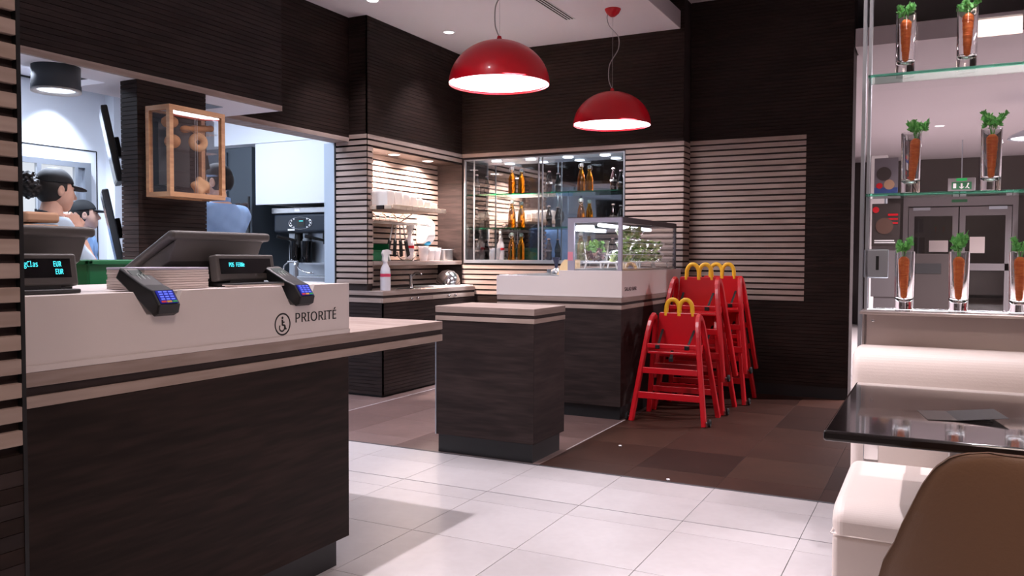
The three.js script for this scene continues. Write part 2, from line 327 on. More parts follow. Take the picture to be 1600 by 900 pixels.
// kitchen walls
const kb = struct('wall_kitchen_back', B(-7.2, -7.06, 0, 2.75, -6.5, .6), M.kwall, 'pale grey kitchen wall with a framed pass-through window', 'wall');
P('pilaster', B(-7.06, -6.94, 0, 2.75, -5.55, -5.3), M.kwall, kb);
P('ceiling_line', B(-7.06, -7.05, 2.735, 2.75, -5.3, .6), M.black, kb);
P('door_seam', [B(-7.06, -7.056, 2.165, 2.175, -5.2, -3.4), B(-7.06, -7.056, 1.0, 2.17, -5.205, -5.195)], M.black, kb);
struct('wall_kitchen_end', B(-7.2, -4.66, 0, 2.75, -6.6, -6.45), M.kwall, 'pale kitchen end wall behind the coffee machine', 'wall');
struct('wall_kitchen_front', B(-7.2, -2.4, 0, 3.5, .5, .6), M.kwall, 'pale kitchen wall at the near end', 'wall');
struct('wall_kitchen_side', B(-4.78, -4.66, 0, 2.75, -6.5, ZP - .02), M.kwall, 'pale kitchen side wall behind the slatted pillar', 'wall');
{ const w = thing('window_1', 'framed pass-through window in pale kitchen wall behind the crew', 'window', [-7.05, 0, 0]); w.userData.kind = 'structure';
  P('window_frame', [B(0, .05, 2.0, 2.05, -5.1, -3.6), B(0, .05, 1.1, 1.14, -5.1, -3.6), B(0, .05, 1.14, 2, -5.1, -5.04), B(0, .05, 1.14, 2, -4.62, -4.58), B(0, .05, 1.14, 2, -4.97, -4.94), B(0, .05, 1.14, 2, -3.66, -3.6)], M.alu, w);
  P('window_side_panel', B(-.004, .012, 1.14, 2, -5.04, -4.94), M.alu, w);
  P('window_pane', B(.004, .014, 1.14, 2, -4.94, -3.66), glow(0xe8eef8, .75), w);
  const wl = new THREE.RectAreaLight(COOL, .75, 1.2, .8); wl.position.set(.03, 1.57, -4.3); wl.rotation.y = -Math.PI / 2; wl.castShadow = true; wl.name = 'lamp_light'; w.add(wl); wl.rotation.y = Math.PI / 2 + Math.PI; }
// outer walls of the seating area
struct('wall_east', B(4, 4.1, 0, 3.5, -17, 3.3), M.farWall, 'plain wall closing the seating area', 'wall');
struct('wall_south', B(-2.5, 4.1, 0, 3.5, 3.2, 3.3), M.farWall, 'plain wall behind the seating area', 'wall');
struct('wall_west', B(-2.5, -2.4, 0, 3.5, -.35, 3.3), M.farWall, 'plain wall beside the seating area', 'wall');

// ---------------------------------------------------------------- entrance hall beyond the partition
struct('floor_hall', B(-1.6, 4.1, -.2, -.005, -17, -7.55), M.kfloor, 'grey floor of the entrance hall', 'floor');
struct('ceiling_hall', [B(-.66, 4, 2.95, 3.1, -16.5, -7.5), B(-1.5, -.66, 2.95, 3.1, -16.5, -7.81)], M.farWall, 'pale ceiling of the entrance hall seen through the glass', 'ceiling');
struct('ceiling_hall_upper', B(-2.1, 4.1, 3.5, 3.6, -17, -7.9), M.ceilDark, 'upper ceiling above the entrance hall', 'ceiling');
struct('wall_hall_left', B(-1.7, -1.5, 0, 3.5, -17, -7.7), M.farWall, 'pale side wall of the entrance hall', 'wall');
struct('wall_hall_end', [B(-1.6, -.6, 0, 3.5, -16.7, -16.5), B(1.15, 4.1, 0, 3.5, -16.7, -16.5), B(-.6, 1.15, 2.32, 3.5, -16.7, -16.5)], M.farDark, 'dark end wall around the entrance doors', 'wall');
struct('wall_night', B(-3, 5, -.2, 3.5, -20.1, -20), M.night, 'dark night beyond the entrance doors', 'wall');
{ const d = thing('door_1', 'grey framed glass double door at the end of entrance hall', 'door', [.28, 0, -16.5]); d.userData.kind = 'structure';
  P('door_frame', [B(-.88, .88, 2.12, 2.32, -.1, .06), B(-.88, -.8, 0, 2.12, -.1, .06), B(.8, .88, 0, 2.12, -.1, .06)], M.farFrame, d);
  for (const s of [-1, 1]) { const a = s < 0 ? -.79 : .01, b = s < 0 ? -.01 : .79;
    const lf = P('door_leaf', [B(a, b, 1.95, 2.1, -.04, .02), B(a, a + .09, .02, 1.95, -.04, .02), B(b - .09, b, .02, 1.95, -.04, .02), B(a, b, 1.0, 1.12, -.04, .02), B(a, b, .02, .2, -.04, .02)], M.farFrame, d);
    P('door_pane', B(a + .09, b - .09, .2, 1.95, -.014, -.006), M.pane, lf);
    P('paper_notice', B(s < 0 ? -.46 : .17, s < 0 ? -.16 : .4, 1.3 + (s > 0 ? 0 : .02), 1.52 + (s > 0 ? .06 : 0), 0, .006), M.paper, lf);
    P('door_closer', B(s < 0 ? -.72 : .45, s < 0 ? -.45 : .72, 2.05, 2.1, .02, .07), M.alu, lf); }
  P('header_sign', B(-.12, .12, 2.18, 2.23, .06, .065), M.green, d); }
{ const e = thing('exit_sign', 'small green emergency exit sign hanging in the entrance hall', 'sign', [.26, 2.2, -14]);
  P('sign_body', RB(-.18, .18, .0, .19, -.03, .03, .01), M.farFrame, e); P('sign_face', B(-.13, .13, .02, .13, .03, .034), M.green, e); P('sign_light', B(-.07, .07, .145, .185, .03, .035), GL.exit, e);
  P('sign_door', B(-.11, -.07, .04, .11, .034, .037), M.white, e); P('sign_arrow', [B(-.012, .012, .04, .11, .034, .037), ROD([-.03, .06, .036], [0, .035, .036], .006), ROD([.03, .06, .036], [0, .035, .036], .006)], M.white, e);
  P('sign_figure', [SPH(.085, .102, .036, .012), ROD([.085, .1, .036], [.07, .06, .036], .008), ROD([.07, .06, .036], [.1, .035, .036], .006), ROD([.07, .06, .036], [.05, .04, .036], .006)], M.white, e);
  P('hanger', ROD([0, .19, 0], [0, .75, 0], .008), M.alu, e); }
{ const p = thing('hall_column', 'pale square column beside the entrance doors', 'column', [-.95, 0, -15.6]); P('shaft', RB(-.13, .13, 0, 2.95, -.13, .13, .01), M.offwhite, p); }
function poster(x, y, z, w, h, label, items) { const t = thing('poster', label, 'poster', [x, y, z]); P('sheet', B(-w / 2, w / 2, 0, h, -.015, 0), items[0], t); for (const [nm, g, m] of items.slice(1)) P(nm, g, m, t); return t; }
const disc = (x, y, r, z = .002) => { const g = new THREE.CylinderGeometry(r, r, .003, 20); g.rotateX(Math.PI / 2); g.translate(x, y, z); return g; };
{ const q = onZ(1384, 300, -9.3);
  const A = poster(q.x, 1.86, -9.3, .22, .36, 'grey menu poster with round food pictures behind the glass', [S({ color: 0x6e6870, roughness: .8 }), ['food_picture', disc(-.02, .2, .07), M.farDark], ['food_picture', disc(.03, .09, .05), M.card], ['food_picture', disc(-.06, .08, .03), M.red], ['blue_band', B(-.11, .11, 0, .06, 0, .003), S({ color: 0x23407e, roughness: .7 })]]);
  P('stand', [ROD([0, -1.86, -.03], [0, .3, -.03], .015), CYL(0, -1.86, -.03, .14, .14, .02)], M.alu, A);
  const q2 = onZ(1383, 385, -9.0);
  const C2 = poster(q2.x, 1.32, -9.0, .25, .42, 'dark poster with red shapes and rows of print behind the glass', [M.farDark, ['red_spot', disc(-.09, .36, .03), M.red], ['red_bar', B(.02, .11, .3, .32, 0, .003), M.red], ['red_bar', B(.0, .11, .26, .275, 0, .003), M.red], ['red_bar', B(.03, .11, .22, .235, 0, .003), M.red], ['picture', disc(-.01, .2, .08), S({ color: 0x5a3c30, roughness: .8 })], ['print_row', B(-.1, .08, .05, .062, 0, .003), M.offwhite], ['print_row', B(-.1, .09, .03, .042, 0, .003), M.offwhite]]);
  P('stand', [B(-.125, .125, -.5, 0, -.04, -.016), B(-.1, .1, -1.32, -.5, -.06, -.02)], M.farFrame, C2); }
for (const [i, [x, z]] of [[-.04, -12.4], [1.6, -10.6], [1.2, -8.4], [1.6, -14]].entries()) {
  const t = thing('hall_downlight', ['small recessed downlight in hall ceiling in line with the exit sign', 'small recessed downlight in hall ceiling beside the round pendant', 'small recessed downlight in hall ceiling nearest the dark wall', 'small recessed downlight in hall ceiling above the dark rack'][i], 'downlight', [x, 2.95, z], 0, 'hall downlights');
  P('rim', LAT([[.05, 0], [.062, -.005], [.064, 0]]), M.white, t); P('lens', CYL(0, -.004, 0, .05, .05, .003), GL.far, t);
  spot(t, 0, -.012, 0, 0, -1, 0, WHITE, L.far, 1.25, .8, 2);
}
{ const t = thing('hall_ceiling_lamp', 'shallow round pendant lamp hanging in the entrance hall', 'lamp', [.86, 2.5, -10.6]);
  P('shade', LAT([[.005, .1], [.1, .09], [.22, .03], [.24, 0], [.23, 0], [.21, .025], [.09, .08], [.005, .09]]), M.alu, t); P('diffuser', CYL(0, .004, 0, .2, .2, .006), GL.far, t); P('rod', ROD([0, .1, 0], [0, .45, 0], .008), M.alu, t);
  areaDown(t, 0, -.01, 0, .3, .3, WHITE, 70); }
{ const t = thing('hall_light_panel', 'bright linear ceiling light panel in the entrance hall beyond dark wall', 'lamp', [1.2, 2.948, -9.2]); P('housing', B(-.5, .5, -.01, .004, -.12, .12), M.white, t); P('diffuser', B(-.48, .48, -.016, -.01, -.1, .1), GL.far, t); areaDown(t, 0, -.022, 0, .9, .18, WHITE, 100); }  // unseen panel shining down from the hall ceiling
{ const t = thing('reflection_box', 'dark box standing in for a reflection before the entrance doors', 'cabinet', [-.18, 0, -15.7]); P('body', RB(-.35, .33, .05, 1.28, -.3, .3, .01), M.farDark, t); P('plinth', B(-.33, .31, 0, .05, -.28, .28), M.plinth, t); P('front_plate', RB(-.2, .2, .95, 1.12, .3, .31, .005), M.black, t); }  // dark box built in place of a reflection
{ const t = thing('dark_display_rack', 'dark tall shelf rack standing beside the entrance doors', 'rack', [1.75, 0, -15.9]); P('frame', [B(-.5, -.46, 0, 2.1, -.2, .2), B(.46, .5, 0, 2.1, -.2, .2), B(-.5, .5, 2.06, 2.1, -.2, .2), B(-.46, .46, 0, 2.06, -.2, -.18)], M.farDark, t); for (let i = 0; i < 6; i++) P('shelf', B(-.46, .46, .25 + i * .3, .27 + i * .3, -.18, .2), i % 2 ? M.farDark : M.trouser, t); }

// ---------------------------------------------------------------- service counter
{
  const t = thing('service_counter', 'long dark wood service counter with white upstand reading PRIORITÉ', 'counter');
  const x0 = -2.72;
  P('body', RB(x0, XC, .115, .815, -2.56, -1.116, .003), M.dark, t);
  P('plinth', B(x0, XC - .04, 0, .115, -2.53, -1.116), M.plinth, t);
  P('top_band', RB(x0, XC + .001, .868, .906, -3.24, -1.116, .002), M.wood, t);
  P('top_groove', B(x0, XC - .006, .845, .868, -3.235, -1.116), M.groove, t);
  P('lower_band', RB(x0, XC + .001, .815, .845, -3.24, -1.116, .002), M.woodb, t);
  // white upstand with two notches for the card readers
  const sh = new THREE.Shape(); const top = 1.096, pts = [[-1.116, .912], [-2.562, .912], [-2.562, top], [-2.366, top], [-2.33, 1.027], [-2.236, 1.027], [-2.194, top], [-1.77, top], [-1.742, 1.029], [-1.642, 1.029], [-1.598, top], [-1.116, top]];
  pts.forEach(([z, y], i) => i ? sh.lineTo(-z, y) : sh.moveTo(-z, y));
  const g = new THREE.ExtrudeGeometry(sh, { depth: .018, bevelEnabled: true, bevelSize: .0012, bevelThickness: .0012, bevelSegments: 1 });
  g.rotateY(Math.PI / 2); g.translate(XC - .019, 0, 0);
  const up = P('upstand', uvm(g), M.lam, t);
  P('upstand_foot', B(XC - .02, XC + .003, .906, .922, -2.564, -1.116), M.lam, t);
  P('upstand_end', RB(x0, XC - .02, .906, top, -2.563, -2.545, .002), M.lam, t);
  // counter deck behind, with sloping pockets behind the notches
  P('deck', [B(x0, -2.16, 1.076, top - .001, -2.545, -1.116), B(-2.16, XC - .02, 1.076, top - .001, -1.6, -1.116), B(-2.16, XC - .02, 1.076, top - .001, -2.192, -1.772), B(-2.16, XC - .02, 1.076, top - .001, -2.545, -2.368)], M.lam, t);
  for (const [a, b] of [[-1.772, -1.6], [-2.368, -2.192]]) {
    const pg = new THREE.BoxGeometry(.13, .008, Math.abs(b - a)); pg.rotateZ(-.42); pg.translate(-2.1, 1.046, (a + b) / 2); P('reader_pocket', uvm(pg), M.lam, t);
  }
  // print on the upstand
  const ink = S({ color: 0x0d0c0c, roughness: .6 });
  const tg = text('PRIORITÉ', fontR, .0335, .0012); const bb = tg.boundingBox, sc = .222 / (bb.max.x - bb.min.x); tg.translate(-bb.min.x, 0, 0); tg.scale(sc, 1, 1); tg.rotateY(Math.PI / 2); tg.translate(XC + .0005, .9655, -2.262);
  P('lettering', tg, ink, t);
  const ring = new THREE.TorusGeometry(.0365, .0028, 8, 40); ring.scale(1, 1, .25);
  const flat = (a, b, r) => { const q = ROD([a[0], a[1], 0], [b[0], b[1], 0], r, r, 10); q.scale(1, 1, .25); return q; };
  const wheel = new THREE.TorusGeometry(.0125, .0026, 8, 24, 4.4); wheel.rotateZ(2.5); wheel.scale(1, 1, .25); wheel.translate(-.003, -.0115, 0);
  const hd = SPH(-.001, .0225, 0, .0046, .0046, .0012);
  const parts = [ring, wheel, hd, flat([-.001, .016], [-.001, -.004], .0038), flat([-.001, -.003], [.0105, -.004], .003), flat([.0105, -.004], [.0145, -.018], .003), flat([.0145, -.018], [.019, -.016], .0024), flat([0, .007], [.009, .007], .0022)];
  const pic = join(parts); pic.rotateY(Math.PI / 2); pic.translate(XC + .001, .964, -2.197); P('wheelchair_pictogram', pic, ink, t);
}
// card readers in the notches
function cardReader(z, label) {
  const t = thing('card_reader', label, 'card reader', [-2.055, 1.085, z], 0, 'card readers on the counter');
  const g = new THREE.Group(); g.rotation.z = -.55; 
  const tilt = (q) => { q.rotateZ(-.55); return q; };
  const body = new THREE.Shape(); [[-.115, -.012], [.07, -.02], [.078, -.008], [.072, .012], [.03, .03], [-.01, .022], [-.115, .012]].forEach(([x, y], i) => i ? body.lineTo(x, y) : body.moveTo(x, y));
  const bg = new THREE.ExtrudeGeometry(body, { depth: .066, bevelEnabled: true, bevelSize: .006, bevelThickness: .006, bevelSegments: 3 }); bg.translate(0, 0, -.033); P('body', tilt(bg), M.black, t);
  P('screen_frame', tilt(RB(-.112, -.022, .016, .021, -.033, .033, .003)), M.posGrey, t);
  P('screen', tilt(B(-.1, -.03, .021, .0225, -.027, .027)), S({ color: 0x4c5654, roughness: .2 }), t);
  const arch = (c) => TUBE([[-.045, .0235, c - .008], [-.07, .0235, c - .005], [-.078, .0235, c], [-.07, .0235, c + .005], [-.045, .0235, c + .008]], .0012, 16, 6);
  P('screen_emblem', tilt(join([arch(-.008), arch(.008)])), S({ color: 0x8f9c98, roughness: .4 }), t);
  // keypad lies on the sloping nose
  const slope = (q) => { q.rotateZ(-.41); q.translate(.051, .0215, 0); return tilt(q); };
  P('keypad', slope(B(-.022, .021, .0055, .0075, -.03, .03)), S({ color: 0x0a1030, roughness: .3, emissive: 0x1a28c8, emissiveIntensity: .35 }), t);
  for (let r = 0; r < 4; r++) for (let c = 0; c < 3; c++) P('key', slope(RB(-.019 + r * .0082, -.0145 + r * .0082, .0075, .0092, -.024 + c * .0175, -.0115 + c * .0175, .0008, 1)), GL.key, t);
  [0xc0282c, 0xd8a02c, 0x1f9a4c].forEach((c, i) => P('function_key', slope(RB(.014, .0205, .0075, .0096, .028 - i * .0195 - .017, .028 - i * .0195, .001, 1)), S({ color: c, roughness: .4 }), t));
  P('status_light', tilt(B(.0755, .0775, -.003, .001, -.006, .006)), GL.led, t);
  return t;
}
cardReader(-1.69, 'black card reader in the counter notch beside the paper stack');
cardReader(-2.282, 'black card reader in the counter notch above the PRIORITÉ lettering');

// tills
function till(z, label, lines, w, group) {
  const t = thing('till', label, 'cash register', [-2.33, 1.096, z], 0, group);
  // leaning screen: high edge towards the guests
  const hi = [.13, .178], lo = [-.17, .012], ang = Math.atan2(hi[1] - lo[1], hi[0] - lo[0]), len = Math.hypot(hi[0] - lo[0], hi[1] - lo[1]);
  const lean = (q) => { q.rotateZ(ang); q.translate((hi[0] + lo[0]) / 2, (hi[1] + lo[1]) / 2, 0); return q; };
  P('screen_shell', lean(RB(-len / 2, len / 2, -.012, .012, -w / 2, w / 2, .01, 3)), M.posGrey, t);
  P('screen', lean(B(-len / 2 + .02, len / 2 - .02, .012, .0135, -w / 2 + .02, w / 2 - .02)), M.blackGloss, t);
  P('top_edge', RB(hi[0] - .02, hi[0] + .012, hi[1] - .022, hi[1] + .008, -w / 2, w / 2, .012, 3), M.posGrey, t);
  const hs = new THREE.Shape(); [[.12, .15], [.09, .09], [-.02, .03], [-.12, .02], [0, .09]].forEach(([a, b], i) => i ? hs.lineTo(a, b) : hs.moveTo(a, b));
  const hg = new THREE.ExtrudeGeometry(hs, { depth: w * .86, bevelEnabled: true, bevelSize: .006, bevelThickness: .006, bevelSegments: 2 }); hg.translate(0, 0, -w * .43); P('rear_housing', hg, M.posGrey, t);
  P('foot', [RB(-.1, .12, 0, .022, -w * .34, w * .34, .008), RB(-.05, .06, .02, .07, -w * .2, w * .2, .01)], M.posDark, t);
  return t;
}
function customerDisplay(z, w, label, lines) {
  const t = thing('customer_display', label, 'display', [-2.16, 1.096, z]);
  const lean = (q) => { q.rotateZ(.16); q.translate(0, .052, 0); return q; };
  P('housing', lean(RB(-.02, .02, -.035, .055, -w / 2, w / 2, .008, 3)), M.posGrey, t);
  P('window', lean(B(.02, .0215, -.012, .04, -w / 2 + .022, w / 2 - .012)), M.blackGloss, t);
  P('pedestal', [RB(-.03, .05, 0, .012, -w * .45, w * .45, .004), RB(-.02, .02, .01, .03, -w * .3, w * .3, .004)], M.posDark, t);
  lines.forEach(([s, zz, y, size]) => { const g = text(s, fontM, size, .0006); g.scale(.66, 1, 1); g.rotateY(Math.PI / 2); g.translate(.0218, y, zz); P('display_text', lean(g), GL.vfd, t); });
  return t;
}
till(-2.1, 'grey till with leaning screen beside the stack of paper', [], .44);
till(-1.42, 'grey till with leaning screen beside the slatted pillar', [], .38);
customerDisplay(-2.155, .27, 'till display showing POS FERMé beside the card reader', [['POS FERMe', .085, .012, .0145]]);
customerDisplay(-1.39, .25, 'till display showing EUR twice beside the slatted pillar', [['gClas', .03, .018, .0145], ['EUR', -.052, .018, .0145], ['EUR', -.056, -.003, .0145]]);
// tray-mat paper
{
  const t = thing('paper_stack', 'thick stack of tray paper on the counter between till and card reader', 'paper stack', [-2.19, 1.096, -1.825]);
  let y = 0; for (let i = 0; i < 9; i++) { const dx = (rnd() - .5) * .006, dz = (rnd() - .5) * .006; P('ream', RB(-.085 + dx, .085 + dx, y + .0004, y + .0072, -.122 + dz, .122 + dz, .001, 1), i === 8 ? S({ color: 0xb9b4c4, roughness: .8 }) : M.paper, t); y += .0075; }
  const u = thing('leaflet_stack', 'low pile of leaflets under the POS FERMé display', 'leaflets', [-2.1, 1.096, -2.14]);
  y = 0; for (let i = 0; i < 3; i++) { P('leaflet', RB(-.03 + (rnd() - .5) * .01, .03, y, y + .004, -.11, .12 + (rnd() - .5) * .01, .001, 1), i === 2 ? M.posDark : M.paper, u); y += .0042; }
  u.position.x = -2.085;
}
// rear worktop with crates and cup carriers
{
  const t = thing('rear_worktop', 'white rear worktop behind the tills holding green crates', 'worktop', [-3.15, 0, -2.0]);
  P('top', RB(-.26, .26, .92, .955, -.85, .9, .004), M.offwhite, t); P('carcass', B(-.24, .24, .08, .92, -.83, .88), M.kwall, t); P('plinth', B(-.2, .2, 0, .08, -.8, .85), M.plinth, t);
  const crate = (z, label) => { const c = thing('green_crate', label, 'crate', [-3.15, .955, z], 0, 'green crates behind the tills');
    P('wall', [RB(-.22, -.208, 0, .22, -.16, .16, .004), RB(.208, .22, 0, .22, -.16, .16, .004), RB(-.208, .208, 0, .22, -.16, -.148, .004), RB(-.208, .208, 0, .22, .148, .16, .004)], M.green, c); P('base', B(-.21, .21, 0, .01, -.15, .15), M.green, c); P('rim', [RB(-.228, .228, .208, .226, .148, .168, .004), RB(-.228, .228, .208, .226, -.168, -.148, .004), RB(.205, .228, .208, .226, -.168, .168, .004), RB(-.228, -.205, .208, .226, -.168, .168, .004)], M.green, c); };
  crate(-2.28, 'green plastic crate on the rear worktop beside the cup carriers'); crate(-2.63, 'green plastic crate on the rear worktop beside the dark pillar');
  const c = thing('cup_carrier_stack', 'stack of brown cardboard cup carriers behind the near till', 'cup carriers', [-3.12, .955, -1.99]);
  for (let i = 0; i < 9; i++) P('carrier', RB(-.11 + (rnd() - .5) * .01, .11, i * .046, i * .046 + .04, -.07, .07 + (rnd() - .5) * .012, .012, 2), M.card, c);
}
// ---------------------------------------------------------------- kitchen
{
  const t = thing('kitchen_can_light', 'black cylinder ceiling lamp under the bulkhead', 'lamp', [-4.095, 2.176, -2.79]);
  P('body', LAT([[.001, 0], [.115, 0], [.115, -.095], [.118, -.097], [.118, -.125], [.108, -.13], [.098, -.118], [.001, -.1]], 40), M.kdark, t);
  P('rim', LAT([[.118, -.12], [.118, -.132], [.09, -.126], [.09, -.115]], 40), M.offwhite, t); P('lens', CYL(0, -.12, 0, .09, .09, .004), GL.cool, t);
  spot(t, 0, -.135, 0, -.25, -1.2, 0, COOL, L.can, .8, .6, 3);
  for (const [x, z, n] of [[-5.6, -2.6, 'first'], [-6.3, -3.7, 'second'], [-5.3, -4.7, 'third']]) {
    const q = thing('kitchen_light_panel', `flat square light panel in the kitchen ceiling, ${n} from the near wall`, 'light panel', [x, 2.748, z]); P('frame', B(-.32, .32, -.012, .002, -.32, .32), M.white, q); P('diffuser', B(-.29, .29, -.018, -.012, -.29, .29), GL.cool, q); areaDown(q, 0, -.024, 0, .56, .56, COOL, L.kitchen);
  }
  const d = thing('kitchen_downlight', 'small bright downlight in the kitchen ceiling near the wall', 'downlight', [-6.8, 2.748, -4.75]); P('rim', LAT([[.05, 0], [.062, -.006], [.065, 0]]), M.white, d); P('lens', CYL(0, -.005, 0, .05, .05, .003), GL.led, d); spot(d, 0, -.014, 0, -.1, -1, 0, COOL, 16, .75, .7, 2);
  const s1 = thing('order_screen', 'upper black order screen seen edge-on beside the dark pillar', 'screen', [-4.385, 1.63, -3.38], .95);
  const s2 = thing('order_screen', 'lower black order screen seen edge-on beside the dark pillar', 'screen', [-4.385, 1.15, -3.38], .95);
  for (const s of [s1, s2]) { const q = (g) => { g.rotateZ(.19); return g; }; P('casing', q(RB(-.018, .018, 0, .44, -.2, .2, .008)), M.black, s); P('panel', q(B(-.02, -.018, .015, .425, -.19, .19)), M.blackGloss, s); P('bracket', q(RB(.018, .05, .15, .27, -.05, .05, .006)), M.black, s); P('arm', q(ROD([.03, .2, 0], [.19, .18, .24], .012)), M.black, s); }
  const s3 = thing('menu_screen', 'large grey backed menu screen hanging beside the bread display box', 'screen', [-4.62, 1.8, -4.18], 0);
  const q = (g) => { g.rotateX(.18); g.rotateY(-.35); return g; };
  P('casing', q(RB(-.09, .09, 0, .36, -.03, .0, .01)), M.alu, s3); P('vent_plate', q(B(-.05, .04, .05, .31, 0, .006)), M.black, s3); P('panel', q(B(.09, .105, -.01, .37, -.05, .01)), M.black, s3); P('hanger', q(ROD([0, .36, -.015], [0, .42, -.015], .012)), M.black, s3);
}
{ // coffee bay
  const t = thing('wall_cabinet', 'glossy white wall cabinet above the coffee machine', 'cabinet', [0, 0, 0]);
  P('door', RB(-5.655, -4.8, 1.672, 2.235, -5.82, -5.8, .003), M.kpanel, t); P('carcass', B(-5.65, -4.805, 1.68, 2.235, -6.44, -5.82), M.offwhite, t);
  P('upper_panel', RB(-6.2, -4.8, 2.242, 2.75, -5.84, -5.82, .003), M.kpanel, t);
  const f = struct('trim_1', [B(-4.80, -4.74, .95, 2.18, -5.79, ZP - .01), B(-4.725, -4.672, .95, 2.18, -5.77, ZP + .012)], S({ color: 0xaebccb, roughness: .5 }), 'aluminium strip beside the slatted pillar at the coffee bay', 'trim');
  P('seam', B(-4.672, -4.662, .95, 2.18, -5.76, ZP + .005), M.black, f);
  const k = thing('tall_dark_cabinet', 'tall dark grey appliance cabinet beside the coffee machine', 'cabinet', [-6.15, 0, -5.95]); P('body', RB(-.35, .42, .1, 2.22, -.45, .12, .008), M.kdark, k); P('door', RB(-.32, .12, .14, 2.18, .12, .14, .005), M.kdark, k); P('handle', ROD([.06, 1.0, .16], [.06, 1.5, .16], .012), M.steel, k); P('feet', B(-.33, .4, 0, .1, -.4, .1), M.black, k);
  const c = thing('coffee_counter', 'pale counter unit under the coffee machine', 'counter', [-5.22, 0, -6.1]); P('top', RB(-.48, .42, .93, .97, -.33, .3, .004), M.offwhite, c); P('carcass', B(-.47, .41, .08, .93, -.32, .27), M.kwall, c); P('plinth', B(-.46, .4, 0, .08, -.3, .22), M.plinth, c);
  const e = thing('coffee_machine', 'black and steel espresso machine under the white wall cabinet', 'coffee machine', [-5.15, .97, -6.02]);
  P('back_panel', B(-.32, .32, .04, .66, -.3, -.02), M.alu, e); P('top_tray', RB(-.36, .34, .62, .672, -.3, .17, .008), M.steel, e);
  const hd = P('head', RB(-.35, .34, .44, .62, -.05, .16, .03, 3), S({ color: 0x18222e, roughness: .3 }), e);
  const ov = new THREE.TorusGeometry(.1, .004, 8, 48); ov.scale(1.35, .55, 1); ov.translate(-.02, .53, .163); P('control_ring', ov, M.chrome, hd);
  for (const s of [-1, 1]) for (let i = 0; i < 5; i++) { const a = (i - 2) * .42; P('button', SPH(-.02 + s * Math.cos(a) * .115, .53 + Math.sin(a) * .05, .163, .008, .008, .004, 10), M.white, hd); }
  P('display', B(-.06, .03, .495, .565, .16, .163), M.blackGloss, hd); P('display_text', B(-.035, .01, .545, .552, .163, .164), GL.vfd, hd); P('badge', B(-.17, -.09, .462, .478, .155, .163), M.white, hd); P('tag_plate', B(-.08, -.02, .635, .665, .17, .173), M.white, e);
  for (const x of [-.13, .2]) { const gh = P('group_head', [CYL(x, .39, .06, .04, .035, .06), CYL(x, .34, .06, .034, .034, .05)], M.black, e); P('portafilter', [ROD([x, .37, .08], [x - .1, .41, .24], .012, .016), CYL(x, .31, .06, .012, .02, .03)], M.black, gh); }
  for (const x of [-.18, -.05, .26]) P('cup_holder', LAT([[.001, .0], [.05, 0], [.058, .2], [.052, .2], [.045, .01], [.001, .01]], 20).translate(x, .17, .05), M.blackGloss, e);
  P('drip_tray', RB(-.34, .33, .0, .05, -.28, .2, .008), M.steel, e); P('shelf_plate', B(.0, .33, .155, .17, -.05, .16), M.steel, e);
  P('steam_wand', [TUBE([[-.12, .2, .16], [-.2, .14, .18], [-.19, .07, .19], [-.13, .05, .2]], .007), TUBE([[-.1, .19, .17], [0, .11, .2], [.1, .08, .2], [.14, .08, .18]], .008), ROD([-.16, .18, .17], [-.05, .18, .17], .012)], M.chrome, e);
  P('milk_spout', [CYL(-.05, .03, .19, .022, .022, .12), CYL(-.05, .15, .19, .03, .022, .02)], M.steel, e); P('socket', B(.15, .22, .06, .11, -.02, -.01), M.black, e);
  const hk = thing('hanging_cup_rack', 'dark rack with upturned cups beside the white wall cabinet', 'rack', [-5.68, 1.5, -5.76]); P('rail', ROD([-.02, .25, 0], [-.02, -.1, 0], .012), M.black, hk); for (let i = 0; i < 2; i++) { P('cup', LAT([[.03, 0], [.045, .1], [.042, .1], [.027, .004], [.001, .004]], 18).rotateX(.4).translate(-.08 + i * .09, .08, .06), S({ color: 0x4c403e, roughness: .4 }), hk); P('holder', ROD([-.08 + i * .09, .05, 0], [-.08 + i * .09, .1, .06], .008), M.black, hk); }
}
